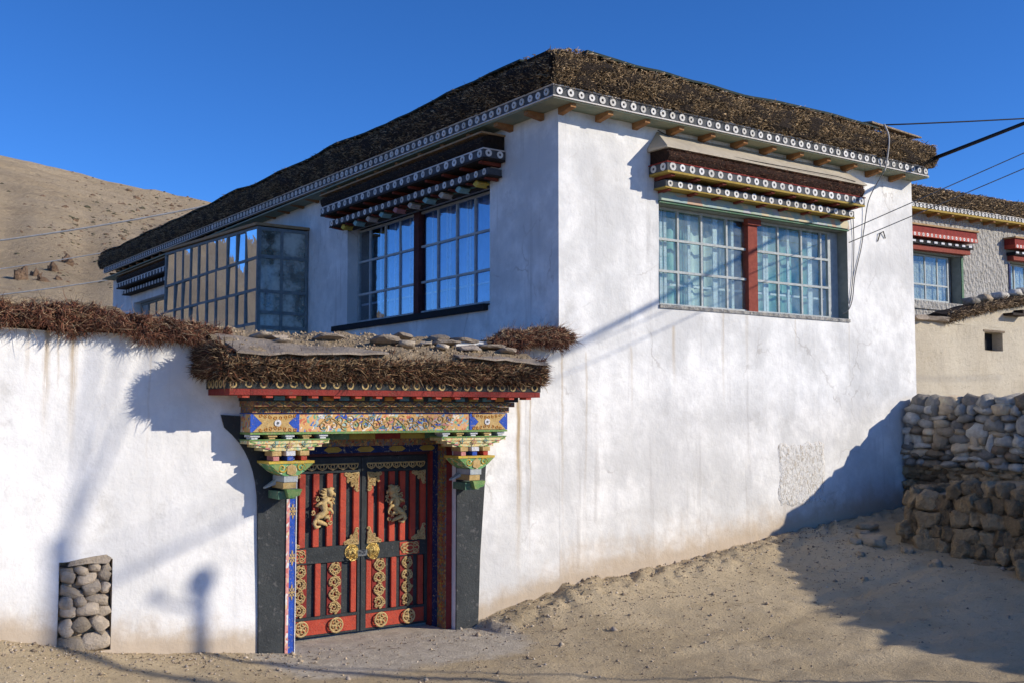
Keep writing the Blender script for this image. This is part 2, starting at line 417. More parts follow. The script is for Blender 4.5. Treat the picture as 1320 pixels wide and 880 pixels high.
def noisy_grid(T, s0, s1, ns, t0, t1, ntt, amp, mat, name, parent, freq=3., origin=(0, 0, 0), attr=None):
    """open sheet T(s,t) with noise along its normal (amp)"""
    V = []; A = []
    for j in range(ntt + 1):
        for i in range(ns + 1):
            s = s0 + (s1 - s0) * i / ns; t = t0 + (t1 - t0) * j / ntt
            V.append(T(s, t, amp * mnoise.noise(Vector((s * freq, t * freq * 1.3, 3.1)))))
            if attr: A.append(attr(s, t))
    F = [(j * (ns + 1) + i, j * (ns + 1) + i + 1, (j + 1) * (ns + 1) + i + 1, (j + 1) * (ns + 1) + i) for j in range(ntt) for i in range(ns)]
    return V, F, A

# ------------------------------------------------------------------ ground height
WX = [-30, -8, -6.25, -5.25, -3.9, -3.5, -1.3, -.9, 0, 1.65, 4.1, 5.5, 7.0, 8.5, 12, 40]
WZ = [.9, .62, .46, .22, .05, .0, .0, .12, .31, .41, .68, .80, .92, 1.2, 2.0, 2.6]
def gz(x, y):
    wz = np.interp(x, WX, WZ)
    d = np.maximum(-y, 0)
    far = np.interp(x, [-12, -6, -3, 0, 3, 5, 7, 12], [.25, .12, 0, .0, .10, .24, .42, .9])
    k = np.exp(-(d / np.interp(x, [-6, -1, 4, 7], [1.1, 1.0, 2.6, 3.4])) ** 1.35)
    return far + (wz - far) * k
def gn(x, y):
    v = Vector((x, y, 0))
    h = .030 * mnoise.fractal(v * 1.3, .9, 2.0, 4) + .011 * mnoise.noise(v * 6) + .012 * mnoise.noise(Vector((x * .6 + y * 2.2, y * .8, 3)) * 1.6) + .008 * mnoise.noise(v * 15)
    rut = sum(-.03 * math.exp(-((y + c + .25 * math.sin(x * .55 + c) + .08 * math.sin(x * 2.1)) / .11) ** 2) + .012 * math.exp(-((y + c + .25 * math.sin(x * .55 + c) + .08 * math.sin(x * 2.1) - .2) / .1) ** 2) for c in (2.3, 3.7)) * (1 if x > -1.5 else max(0, (x + 3) / 1.5))
    h += rut * (.6 + .6 * mnoise.noise(v * 2.2))
    berm = math.exp(-((y + .25) / .3) ** 2) * (1 if x > -1.2 else 0) * .05
    onapron = apron(x, y)
    h = h * (1 - .8 * onapron) + berm * (1 + 2 * mnoise.noise(v * 7))
    return h
def apron(x, y):
    # worn concrete skirt in front of the gate
    u = (x + 2.55) / 1.75; v = (y + .35) / 1.55
    d = max(abs(u) - .55, 0) ** 2 * 3 + max(abs(v) - .3, 0) ** 2 * 2
    return max(0., 1 - d * 2.2)
def G(x, y): return float(gz(x, y)) + gn(x, y)

def build_ground():
    xs = np.concatenate([[-900, -400, -150, -80, -50, -35, -25, -18, -14, -11, -9.5, -8.6], np.arange(-8, 7.6, .06), np.arange(7.7, 14, .3), [15, 17, 20, 25, 32, 45, 70, 120, 300, 900]])
    ys = np.concatenate([[-900, -300, -120, -60, -40, -28, -22, -18, -15, -13, -11.5, -10.3, -9.4, -8.6, -8], np.arange(-7.5, .5, .06), np.arange(.6, 1.5, .3), [2, 3, 5, 8, 12, 20, 30, 50, 80, 140, 300, 900]])
    V = []; A = []
    for y in ys:
        for x in xs:
            V.append((x, y, G(x, min(y, .2)) if abs(x) < 60 else float(gz(x, y)))); A.append(apron(x, y))
    nx = len(xs); ny = len(ys); V = np.array(V)
    # house and yard interior stay level
    i, j = np.meshgrid(np.arange(nx - 1), np.arange(ny - 1)); b = (j * nx + i).ravel()
    F = np.stack([b, b + 1, b + nx + 1, b + nx], 1)
    me = np_mesh('ground', V, F, ['dirt'], smooth=True)
    at = me.attributes.new('apron', 'FLOAT', 'POINT'); at.data.foreach_set('value', np.array(A, np.float32))
    o = bpy.data.objects.new('ground', me); link(o, None, (0, 0, 0)); o['kind'] = 'structure'
build_ground()

# ------------------------------------------------------------------ hill
def hill_h(x, y):
    d = math.hypot(x + 8, y + 10); az = math.degrees(math.atan2(y + 10, x + 8))
    # skyline elevation (degrees) by azimuth
    e = np.interp(az, [20, 45, 55, 62, 68, 72, 76, 81, 86, 92, 98, 104, 107, 110, 114, 120, 150, 200], [2, 3, 5.2, 8.2, 10.1, 11.0, 11.7, 12.6, 13.2, 13.2, 12.2, 10.2, 8.8, 7.8, 6, 4, 3, 2])
    top = 320.
    k = min(1, max(0, (d - 45) / (top - 45)))
    h = (top * math.tan(math.radians(float(e)))) * (k ** 1.12) + 2.5
    if d > top: h += (d - top) * -.25
    v = Vector((x, y, 0))
    h += k * (2.0 * mnoise.fractal(v * .02, .8, 2.1, 5) + .7 * mnoise.noise(v * .11) + .9 * mnoise.ridged_multi_fractal(v * .07, 1, 2.1, 4, 1, 2) * max(0, math.sin(min(math.pi, d / 320 * math.pi)))) * (1 if d < top else .4)
    # eroded gullies low on the slope
    u = mnoise.noise(Vector((az * .55, d * .006, 4)))
    h -= max(0, u) * 2.0 * math.exp(-((d - 150) / 70) ** 2)
    return h
def build_hill():
    na, nd = 300, 190
    V = []
    for j in range(nd + 1):
        d = 45 + (520 - 45) * (j / nd) ** 1.15
        for i in range(na + 1):
            az = math.radians(20 + 180 * i / na)
            x = -8 + d * math.cos(az); y = -10 + d * math.sin(az); V.append((x, y, hill_h(x, y) - (3 if j == 0 else 0)))
    F = np.array([(j * (na + 1) + i, j * (na + 1) + i + 1, (j + 1) * (na + 1) + i + 1, (j + 1) * (na + 1) + i) for j in range(nd) for i in range(na)])
    me = np_mesh('hill', np.array(V), F, ['hill'], smooth=True)
    o = bpy.data.objects.new('hill', me); link(o, None, (0, 0, 0)); o['kind'] = 'structure'
build_hill()

# ------------------------------------------------------------------ stones
def stone_mesh(name, mat, power, amp, sub=2, flat=False):
    bm = bmesh.new(); bmesh.ops.create_icosphere(bm, subdivisions=sub, radius=1)
    o = Vector((random.random() * 50, random.random() * 50, 0))
    for v in bm.verts:
        p = v.co.copy()
        q = Vector([math.copysign(abs(c) ** power, c) for c in p])
        q *= 1 + amp * mnoise.noise(p * 1.3 + o) + amp * .45 * mnoise.noise(p * 3.1 + o)
        v.co = q * .5 / max(.8, 1)
    me = bpy.data.meshes.new(name); bm.to_mesh(me); bm.free(); me.materials.append(MT[mat])
    me.polygons.foreach_set('use_smooth', [not flat] * len(me.polygons))
    return me
ST_ROUND = [stone_mesh('stone', m, .72, .42) for m in ('stone_grey', 'stone_grey', 'stone_tan', 'stone_grey', 'stone_tan', 'stone_grey')]
ST_CHIP = [stone_mesh('stone', m, .55, .6) for m in ('stone_grey', 'stone_tan', 'stone_grey')]
ST_BLOCK = [stone_mesh('stone', 'stone_mud', .6, .5, 3) for _ in range(9)]
ST_CLOD = [stone_mesh('earth_clod', 'earth', .8, .6, 3) for _ in range(4)]
ST_NICHE = [stone_mesh('stone', 'stone_niche', .60, .34) for _ in range(7)]
ST_FLAT = [stone_mesh('stone', 'slate', .5, .35, flat=True) for _ in range(5)]
def stone(meshes, parent, loc, size, rot=(0, 0, 0), name='stone'):
    o = bpy.data.objects.new(name, random.choice(meshes)); link(o, parent, loc)
    o.scale = size; o.rotation_euler = rot; return o

# ------------------------------------------------------------------ shared small meshes
def disc_mesh():
    mb = MB(); n = 14
    def ring(r, y): return [(r * math.cos(2 * math.pi * k / n), y, r * math.sin(2 * math.pi * k / n)) for k in range(n)]
    vs = ring(.5, .12) + ring(.5, 0) + ring(.20, 0) + ring(.18, .10)
    fs = [(i * n + k, i * n + (k + 1) % n, (i + 1) * n + (k + 1) % n, (i + 1) * n + k) for i in range(3) for k in range(n)]
    mb.add(vs, fs, 'disc_white'); mb.add(ring(.19, .08), [tuple(range(n))], 'disc_dark')
    return mb.mesh('disc', fix=True)
DISC = disc_mesh()
def ring_mesh():
    mb = MB(); n = 14
    def ring(r, y): return [(r * math.cos(2 * math.pi * k / n), y, r * math.sin(2 * math.pi * k / n)) for k in range(n)]
    vs = ring(.5, .2) + ring(.5, 0) + ring(.30, 0) + ring(.30, .2)
    mb.add(vs, [(i * n + k, i * n + (k + 1) % n, (i + 1) * n + (k + 1) % n, (i + 1) * n + k) for i in range(3) for k in range(n)], 'gold_pale')
    mb.add(ring(.3, .15), [tuple(range(n))], 'disc_dark')
    return mb.mesh('disc', fix=True)
RING = ring_mesh()

class Frame:
    """local frame of a facade: s along it, o outward, z up"""
    def __init__(s, p0, d, n, slope=0): s.p0 = Vector((*p0, 0)); s.d = Vector((*d, 0)); s.n = Vector((*n, 0)); s.slope = slope
    def __call__(s, a, o, z): return s.p0 + s.d * a + s.n * o + Vector((0, 0, z + s.slope * a))
    def rot(s): return (0, 0, math.atan2(s.n.x, -s.n.y))     # turns a mesh facing -Y to face outward
FR = Frame((0, 0), (1, 0), (0, -1))
FL = Frame((0, 0), (0, 1), (-1, 0))

def discs(F, parent, s0, s1, step, o, z, dia, mesh=None, name='disc', skip=lambda s: False, wob=.006):
    n = int(round((s1 - s0) / step))
    for i in range(n + 1):
        s = s0 + (s1 - s0) * i / max(n, 1)
        if skip(s): continue
        x = bpy.data.objects.new(name, mesh or DISC)
        link(x, parent, F(s + random.uniform(-wob, wob), o, z + random.uniform(-wob, wob) * .5)); x.rotation_euler = F.rot()
        k = dia * random.uniform(.92, 1.06); x.scale = (k * random.uniform(.93, 1.05), .14, k)

# ------------------------------------------------------------------ walls with openings
def facade(F, s0, s1, zb, zt, holes, depth, mat, reveal, cell=.22, off=0., dirt=None, wob=.0):
    """grid wall with rectangular holes; returns MB plus dirt list"""
    S = {s0, s1}; Z = {zb, zt}
    for h in holes: S |= {h[0], h[1]}; Z |= {h[2], h[3]}
    def fill(K):
        K = sorted(K); out = []
        for a, b in zip(K, K[1:]):
            n = max(1, int(math.ceil((b - a) / cell))); out += [a + (b - a) * i / n for i in range(n)]
        return out + [K[-1]]
    S = fill(S); Z = fill(Z)
    mb = MB(F); A = []
    vs = []
    for z in Z:
        for s in S:
            edge = min(s - s0, s1 - s, .3) / .3
            vs.append((s, off + wob * edge * mnoise.noise(Vector((s * 1.1, z * 1.1, off + 5))), z))
            A.append(dirt(s, z) if dirt else 0.)
    n = len(S); fs = []
    for j in range(len(Z) - 1):
        for i in range(n - 1):
            cs = (S[i] + S[i + 1]) / 2; cz = (Z[j] + Z[j + 1]) / 2
            if any(h[0] < cs < h[1] and h[2] < cz < h[3] for h in holes): continue
            fs.append((j * n + i, j * n + i + 1, (j + 1) * n + i + 1, (j + 1) * n + i))
    mb.add(vs, fs, mat)
    for h in holes:
        a, b, c, d = h[:4]; q = h[4] if len(h) > 4 else depth
        rv = [(a, off, c), (b, off, c), (b, off, d), (a, off, d), (a, off - q, c), (b, off - q, c), (b, off - q, d), (a, off - q, d)]
        mb.add(rv, [(0, 1, 5, 4), (1, 2, 6, 5), (2, 3, 7, 6), (3, 0, 4, 7)], reveal); A += [0.] * 8
    return mb, A
def set_attr(me, nm, A):
    a = me.attributes.new(nm, 'FLOAT', 'POINT'); a.data.foreach_set('value', np.array(A, np.float32))

# =================================================================== THE HOUSE
house = empty('house', (3.7, 0, .5), 'large white two-storey house with a brush-topped roof, behind the courtyard gate', 'house')
HX, HY = 7.42, 21.4
def dirtR(s, z): return math.exp(-max(0, z - float(gz(s, 0))) / .45) * 1.1 + .1 * math.exp(-abs(z - 3.9) / .4)
mbR, aR = facade(FR, 0, HX, -.2, 6.32, [(1.70, 5.70, 3.91, 5.29, .24)], .24, 'plaster_house', 'reveal_green', dirt=dirtR, wob=.012)
mbL, aL = facade(FL, 0, HY, 0, 6.47, [(1.55, 5.95, 3.93, 5.62, .24), (14.6, 19.2, 3.95, 5.45, .24)], .24, 'plaster_house', 'plaster_house', dirt=lambda s, z: (.75 * math.exp(-s / .45) * math.exp(-abs(z - 3.4) / .5)), wob=.012)
k = len(mbR.v); nv = len(mbR.v)
for f, m in zip(mbL.f, mbL.m): mbR.f.append(tuple(k + i for i in f)); mbR.m.append(mbR.mi(mbL.mats[m]))
mbR.v += mbL.v; A = aR + aL
q = len(mbR.v)
mbR.add([], [], 'plaster_house')
for vs in ([(HX, 0, -.2), (HX, HY, -.2), (HX, HY, 6.4), (HX, 0, 6.4)], [(0, HY, -.2), (HX, HY, -.2), (HX, HY, 6.45), (0, HY, 6.45)]):
    mbR.add([Vector(v) for v in vs], [(0, 1, 2, 3)], 'plaster_house')
A += [0.] * 8
T0 = mbR.T
def build_wall():
    me = bpy.data.meshes.new('wall'); off = Vector((3.7, 0, .5))
    V = [Vector(v) for v in mbR.v]
    # undo facade transform for the last 8 vertices (they were given in world space)
    for i in range(q, len(V)): V[i] = Vector((mbR.v[i][0], -mbR.v[i][1], mbR.v[i][2]))
    me.from_pydata([tuple(v - off) for v in V], [], mbR.f)
    for m in mbR.mats: me.materials.append(MT[m])
    me.polygons.foreach_set('material_index', mbR.m)
    set_attr(me, 'dirt', A)
    bm = bmesh.new(); bm.from_mesh(me); bmesh.ops.remove_doubles(bm, verts=bm.verts, dist=.0005)
    bm.to_mesh(me); bm.free()
    o = bpy.data.objects.new('wall', me); link(o, house, off); return o
house_wall = build_wall()

# roof slab with soffit
mb = MB(); OH = .33
mb.box((-OH + .012, -OH + .012, 6.30), (HX + .02, HY, 6.325), 'soffit_green'); roof = mb.build('roof', house, (3.7, 0, 6.3))
mb = MB(); mb.box((.25, .25, 6.33), (HX + .05, HY + .3, 6.88), 'roof_earth'); mb.build('roof_deck', house, (3.7, 0, 6.4))

def cornice(F, s0, s1, dia, step, label_far=None, endcap=True):
    mb = MB(F)
    mb.box((s0, OH - .05, 6.325), (s1, OH, 6.465), 'band_grey')
    mb.box((s0 - .006, OH - .06, 6.455), (s1 + .006, OH + .012, 6.472), 'white_trim')
    mb.box((s0 - .006, OH - .06, 6.316), (s1 + .006, OH + .012, 6.330), 'white_trim')
    c = mb.build('cornice', house, F((s0 + s1) / 2, OH, 6.39))
    return c
cR = cornice(FR, -OH - .003, HX - .02, .085, .17)
discs(FR, cR, -.24, HX - .1, .172, OH + .014, 6.392, .098)
FL2 = Frame((0, 0), (0, 1), (-1, 0), .0068)
cL = cornice(FL2, -OH + .052, HY - .2, .085, .17)
discs(FL2, cL, -.2, 11.9, .172, OH + .014, 6.392, .098)
mb = MB(FL2)                                        # the far discs are a few pixels each: one part
for i in range(54):
    s = 12.07 + i * .171; r = .046
    mb.add([(s + r * math.cos(a * math.pi / 4), OH + .012, 6.392 + r * math.sin(a * math.pi / 4)) for a in range(8)] + [(s + .4 * r * math.cos(a * math.pi / 4), OH + .014, 6.392 + .4 * r * math.sin(a * math.pi / 4)) for a in range(8)],
           [(a, (a + 1) % 8, 8 + (a + 1) % 8, 8 + a) for a in range(8)], 'disc_white')
o = mb.build('disc_row', cL, FL2(16, OH, 6.39)); o['kind'] = 'stuff'
# rafters
def rafters(F, ss, o0, o1, z, w_, h, mat, parent, name='rafter', up=.0, origin=None):
    for s in ss:
        mb = MB(F); s += random.uniform(-.02, .02)
        mb.hexa([(s - w_ / 2, o0, z - h), (s + w_ / 2, o0, z - h), (s + w_ / 2, o1, z - h * .55 + up), (s - w_ / 2, o1, z - h * .55 + up)],
                [(s - w_ / 2, o0, z), (s + w_ / 2, o0, z), (s + w_ / 2, o1, z + up), (s - w_ / 2, o1, z + up)], mat)
        mb.build(name, parent, F(s, (o0 + o1) / 2, z))
rafters(FR, [.02 + .62 * i for i in range(13)][:12], 0.005, .265, 6.299, .085, .085, 'rafter_wood', house)
rafters(FL2, [.35 + .68 * i for i in range(31)], 0.005, .265, 6.292, .085, .085, 'rafter_wood', house)

# brush parapet on the roof
def brush_face(F, s0, s1, z0, z1, oh, N, cols, L=(.05, .12), rad=(.003, .006), core='brush_core', parent=None, depth=.7, name='brush_parapet', topcols=None, amp=.05, ztop=None, endr=False, origin=None, tight=1.):
    ztop = ztop or (lambda s: 0)
    def T(s, t, nz):
        z = z0 + (z1 + ztop(s) - z0) * t
        bulge = .05 * math.sin(math.pi * t) + (-.10 * max(0, t - .8) / .2)
        return F(s, oh + bulge + nz, z)
    ns = max(8, int((s1 - s0) / .12)); V, Fc, _ = noisy_grid(T, s0, s1, ns, 0, 1, 6, amp, core, '', None)
    nv = len(V)
    # close over the top, back and underside
    for i in range(ns + 1):
        s = s0 + (s1 - s0) * i / ns
        V.append(F(s, oh - depth, z1 + ztop(s) * .8)); V.append(F(s, oh - depth, z0))
    top0 = 6 * (ns + 1)
    for i in range(ns):
        a = nv + 2 * i
        Fc += [(top0 + i, top0 + i + 1, a + 2, a), (a, a + 2, a + 3, a + 1), (i, a + 1, a + 3, i + 1)]
    for e in (0, ns):
        Fc.append(tuple([j * (ns + 1) + e for j in range(7)] + [nv + 2 * e, nv + 2 * e + 1]))
    mb = MB(); mb.add(V, Fc, core)
    cobj = mb.build(name, parent, origin or F((s0 + s1) / 2, oh, z0), fix=True)
    # twig ends
    s = rng.uniform(s0, s1, N); t = rng.uniform(0.0, 1.02, N)
    P = np.array([T(a, b, 0) for a, b in zip(s, t)])
    n = np.array([F.n.x, F.n.y, 0]); d_ = np.array([F.d.x, F.d.y, 0])
    P -= n * .03
    D = n[None] * 1.0 + d_[None] * rng.normal(size=(N, 1)) * .55 * tight + np.array([0, 0, 1])[None] * (rng.normal(size=(N, 1)) * .42 * tight - .12)
    ln = rng.uniform(*L, N); rd = rng.uniform(*rad, N)
    C = pick(cols, N, .3)
    if topcols is not None:
        m = (t > .8) & (rng.random(N) < .4); C[m] = pick(topcols, int(m.sum()))
    ch = rng.random(N) < .3; rd[ch] *= 2.0; ln[ch] *= .55; lg = rng.random(N) < .06; ln[lg] *= 1.7
    sets = [twigs(P, D, ln, rd, C)]
    # ragged top fringe
    M = N // 12; s = rng.uniform(s0, s1, M); o = rng.uniform(-depth * .5, .06, M)
    P = np.array([F(a, oh + b, z1 + ztop(a) - .03) for a, b in zip(s, o)])
    D = rng.normal(size=(M, 3)) * np.array([1, 1, .10]) + n[None] * .5
    sets.append(twigs(P, D, rng.uniform(.04, .10, M), rng.uniform(*rad, M), pick(topcols or cols, M, .3)))
    tw = twig_part('twigs', sets, cobj, origin=origin or F((s0 + s1) / 2, oh, z0))
    return cobj
ROOFB = [(.22, .15, .082), (.13, .088, .05), (.30, .21, .12), (.06, .042, .027), (.44, .32, .19), (.16, .115, .066)]
ztopR = lambda s: .02 * math.sin(s * 1.7) + .03 * mnoise.noise(Vector((s * 1.5, 0, 0))) + (-.05 if s > 7.2 else 0) + (.05 * math.exp(-((s + .1) / .3) ** 2))
bR = brush_face(FR, -.37, HX + .10, 6.475, 6.90, .37, 26000, ROOFB, L=(.03, .09), rad=(.004, .010), parent=house, topcols=TAN, ztop=ztopR, tight=1.7, amp=.09)
ztopL = lambda s: .015 * math.sin(s * 1.3) + .05 * mnoise.noise(Vector((s * .8, 7, 0))) + .02 * mnoise.noise(Vector((s * 4, 7, 0)))
bL = brush_face(FL2, -.36, HY + .1, 6.475, 6.91, .37, 26000, ROOFB, L=(.03, .09), rad=(.005, .010), parent=house, ztop=ztopL, tight=.8)
# dark membrane edge and a loose plank lying on top
mb = MB(FR)
pts = [(s, ztopR(s)) for s in np.linspace(.15, 6.0, 30)]
for (a, za), (b, zb) in zip(pts, pts[1:]):
    mb.hexa([(a, .40, 6.895 + za), (b, .40, 6.895 + zb), (b, -.2, 6.93 + zb), (a, -.2, 6.93 + za)], [(a, .40, 6.925 + za), (b, .40, 6.925 + zb), (b, -.2, 6.95 + zb), (a, -.2, 6.95 + za)], 'membrane')
mb.build('roof_membrane', house, FR(3, .3, 6.92))
mb = MB(FR); mb.hexa([(5.85, .40, 6.95), (7.15, .40, 6.90), (7.15, .1, 6.95), (5.85, .1, 7.0)], [(5.85, .40, 6.985), (7.15, .40, 6.93), (7.15, .1, 6.98), (5.85, .1, 7.03)], 'roof_earth')
mb.build('plank', house, FR(6.5, .3, 6.95), bevel=.01)
mb = MB(FL2)
pts = [(s, ztopL(s)) for s in np.linspace(.3, HY, 60)]
for (a, za), (b, zb) in zip(pts, pts[1:]):
    mb.hexa([(a, .385, 6.90 + za), (b, .385, 6.90 + zb), (b, -.2, 6.93 + zb), (a, -.2, 6.93 + za)], [(a, .385, 6.925 + za), (b, .385, 6.925 + zb), (b, -.2, 6.95 + zb), (a, -.2, 6.95 + za)], 'membrane')
mb.build('roof_membrane', house, FL2(10, .3, 6.92))

# ---- window canopies
def canopy(F, parent, s0, s1, z, dia, step, metal=True, core='brush_core_red', cols=REDB, N=5000, lit=True, detail=True, sc=1.0, board='band_grey', gap=.190):
    """z = level of the upper disc band's middle. two tiers of board + discs over rafters, brush and a sloping sheet"""
    k = sc; o1, o2 = .36 * k, .23 * k
    mb = MB(F)
    mb.box((s0 - .03, 0.003, z - .055 * k), (s1 + .03, o1, z + .055 * k), board)
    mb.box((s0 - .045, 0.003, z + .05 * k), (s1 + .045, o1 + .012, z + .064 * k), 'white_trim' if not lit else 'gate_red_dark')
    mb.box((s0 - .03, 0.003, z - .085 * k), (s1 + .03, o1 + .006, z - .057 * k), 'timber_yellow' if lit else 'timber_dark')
    c = mb.build('window_canopy', parent, F((s0 + s1) / 2, 0, z))
    zb = z - gap * k
    mb = MB(F); mb.box((s0 + .06, 0.003, zb - .045 * k), (s1 - .06, o2, zb + .045 * k), board)
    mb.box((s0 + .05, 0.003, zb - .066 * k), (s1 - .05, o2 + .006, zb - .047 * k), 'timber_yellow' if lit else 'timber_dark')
    mb.build('lower_board', c, F((s0 + s1) / 2, 0, zb))
    discs(F, c, s0 + .06, s1 - .06, step, o1 + .008, z, dia)
    discs(F, c, s0 + .14, s1 - .14, step, o2 + .008, zb, dia * .92)
    # side discs on the canopy's end
    if detail:
        n = int((s1 - s0) / .44)
        rafters(F, np.linspace(s0 + .1, s1 - .1, n), .005, o1 - .03, z - .087 * k, .07, .05 * k, 'rafter_red', c)
        rafters(F, np.linspace(s0 + .16, s1 - .16, n), .005, o2 - .02, zb - .068 * k, .06, .035 * k, 'rafter_red', c)
        F2 = Frame(F(s0 - .03, 0, 0).to_2d(), tuple(F.n.to_2d()), tuple((-F.d).to_2d()))
        discs(F2, c, .09 * k, o1 - .08, .15, .008, z, dia)
    # brush layer
    br = brush_face(F, s0 - .01, s1 + .01, z + .066 * k, z + .26 * k, o1 - .03, N, cols, L=(.03, .07), rad=(.003, .006), core=core, parent=parent, depth=o1 - .04, name='canopy_brush', amp=.015)
    # sloping sheet with hipped ends
    if metal:
        za = z + .265 * k; zt = z + .55 * k; e = .06; hip = .12
        mb = MB(F)
        mb.add([(s0 - e, .003, za + .03), (s0 - e, o1 + .03, za), (s1 + e, o1 + .03, za), (s1 + e, .003, za + .03), (s0 + hip, .004, zt), (s1 - hip * .2, .004, zt),
                (s0 - e, .003, za - .02), (s0 - e, o1 + .03, za - .022), (s1 + e, o1 + .03, za - .022), (s1 + e, .003, za - .02)],
               [(1, 2, 5, 4), (0, 1, 4), (2, 3, 5), (6, 7, 1, 0), (7, 8, 2, 1), (8, 9, 3, 2), (6, 9, 8, 7), (0, 4, 5, 3), (0, 3, 9, 6)], 'roof_sheet')
        mb.build('canopy_sheet', c, F((s0 + s1) / 2, 0, za))
    else:
        mb = MB(F); mb.box((s0 - .03, .003, z + .262 * k), (s1 + .03, o1 + .03, z + .285 * k), 'timber_tan' if not lit else 'roof_sheet'); mb.build('canopy_board', c, F((s0 + s1) / 2, 0, z + .27))
    return c
canR = canopy(FR, house, 1.56, 5.64, 5.70, .105, .183)
# thin cable lying along the canopy sheet
mb = MB(FR); mb.tube([FR(*p) for p in []] or [(1.68, .02, 6.27), (1.95, .12, 6.14), (2.4, .27, 6.03), (3.1, .37, 5.985), (4.2, .40, 5.985), (5.0, .38, 6.0), (5.4, .40, 5.97)], .006, 'cable_black', 4); mb.build('canopy_wire', canR, FR(3, .3, 6))
canL = canopy(FL, house, 1.2, 6.25, 5.92, .105, .21, gap=.215, metal=False, lit=False, core='brush_core', cols=DARK, N=3500)
mb = MB(FL); pass
canL2 = canopy(FL, house, 15.0, 19.6, 5.93, .11, .26, metal=False, lit=False, core='brush_core', cols=DARK, N=900, detail=False)

# ---- painted lintel strips
mb = MB(FR); mb.box((1.70, -.02, 5.315), (5.68, .06, 5.44), 'paint_lintel'); mb.box((1.69, -.02, 5.285), (5.70, .035, 5.312), 'paint_green')
mb.build('lintel', house, FR(3.7, 0, 5.35))
mb = MB(FL); mb.box((1.56, -.02, 5.56), (5.90, .03, 5.60), 'timber_dark'); mb.box((1.56, -.02, 5.605), (5.90, .02, 5.66), 'paint_teal'); mb.build('lintel', house, FL(3.7, 0, 5.6))
for i in range(10):                                  # painted block ends under the left window's canopy
    s = 1.62 + i * .46; m = ['paint_yellow', 'block_teal', 'block_pale', 'block_teal', 'block_pale', 'paint_pink', 'block_teal', 'block_pale', 'block_teal', 'paint_yellow'][i]
    mb = MB(FL); mb.prism([(s, 5.545), (s + .085, 5.60), (s, 5.655), (s - .085, 5.60)], .003, .19, m); mb.build('block', canL, FL(s, .1, 5.6), bevel=.008)

# ---- windows
def window(F, parent, s0, s1, z0, z1, o, cols, rows, frame, glassm, post, bar=.035, name='window', tilt=.006, inner=None, curtain=None, postm='post_red', sides=None):
    """two-light window: frame mesh with muntins, mullion and panes as sub-parts. cols: list of vertical bar positions; post: (a,b)"""
    mb = MB(F); t = .05
    mb.box((s0, o - t, z0), (s0 + bar * 1.2, o, z1), frame); mb.box((s1 - bar * 1.2, o - t, z0), (s1, o, z1), frame)
    mb.box((s0 + bar * 1.2, o - t, z0), (s1 - bar * 1.2, o, z0 + bar), frame); mb.box((s0 + bar * 1.2, o - t, z1 - bar), (s1 - bar * 1.2, o, z1), frame)
    for c in cols: mb.box((c - bar / 2, o - t * .8, z0 + bar), (c + bar / 2, o - .004, z1 - bar), frame)
    edges = [s0 + bar] + sorted(list(cols) + ([post[0], post[1]] if post else [])) + [s1 - bar]
    spans = [(a, b) for a, b in zip(edges, edges[1:]) if not (post and abs(a - post[0]) < 1e-6)]
    for r in rows:
        for a, b in spans: mb.box((a, o - t * .8, r - bar / 2), (b, o - .002, r + bar / 2), frame)
    wobj = mb.build(name, parent, F((s0 + s1) / 2, o, z0))
    zz = [z0 + bar] + list(rows) + [z1 - bar]
    for a, b in spans:
        for c, d in zip(zz, zz[1:]):
            dx, dz = random.gauss(0, tilt) * (b - a), random.gauss(0, tilt) * (d - c)
            g = o - t * .5
            mb = MB(F)
            mb.hexa([(a, g + dx - .003, c), (b, g - dx - .003, c), (b, g - dx + .003, c), (a, g + dx + .003, c)],
                    [(a, g + dx + dz - .003, d), (b, g - dx + dz - .003, d), (b, g - dx + dz + .003, d), (a, g + dx + dz + .003, d)], glassm)
            mb.build('pane', wobj, F((a + b) / 2, g, (c + d) / 2))
    if post:
        mb = MB(F); mb.box((post[0], o - t - .02, z0), (post[1], o + .045, z1), postm); mb.build('mullion', wobj, F(sum(post) / 2, o, z0), bevel=.006)
    if inner:                                        # second, white-painted sash behind the glass
        mb = MB(F)
        for (a, b) in inner[1]: mb.box((a, o - inner[2] - .02, z0 + .01), (b, o - inner[2], z1 - .02), inner[0])
        mb.box((s0, o - inner[2] - .035, z0 + .3), (s1, o - inner[2] - .022, z0 + .33), inner[0])
        mb.build('inner_sash', wobj, F((s0 + s1) / 2, o - .1, z0))
    if curtain:
        for (a, b, m, oc) in curtain:
            n = max(6, int((b - a) / .05)); V = []
            for j in range(2):
                for i in range(n + 1):
                    s = a + (b - a) * i / n; V.append((s, oc + .03 * math.sin(i * 1.35 + (a * 7)) + .012 * math.sin(i * .6), z1 + .02 if j else z0 - .02))
            mb = MB(F); mb.add(V, [(i, i + 1, n + 2 + i, n + 1 + i) for i in range(n)], m); mb.build('curtain', wobj, F((a + b) / 2, oc, z0), smooth=True, fix=False)
    return wobj
winR = window(FR, house, 1.70, 5.50, 3.92, 5.285, -.185, [2.24, 2.70, 3.21, 4.31, 4.84, 5.30], [4.40, 4.84], 'frame_greywhite', 'glass_front', (3.60, 3.80),
              inner=('paint_white', [(a, a + .05) for a in (1.98, 2.06, 2.52, 3.02, 3.07, 3.40, 4.08, 4.14, 4.62, 5.1, 5.15)], .10),
              curtain=[(1.72, 2.6, 'curtain_teal', -.42), (2.62, 3.58, 'curtain', -.44), (3.8, 4.5, 'curtain_teal', -.42), (4.52, 5.5, 'curtain_teal', -.43)], bar=.034)
mb = MB(FR); mb.box((3.56, -.185 - .0, 5.20), (3.84, -.10, 5.283), 'post_red'); mb.build('bracket', winR, FR(3.7, -.15, 5.2))
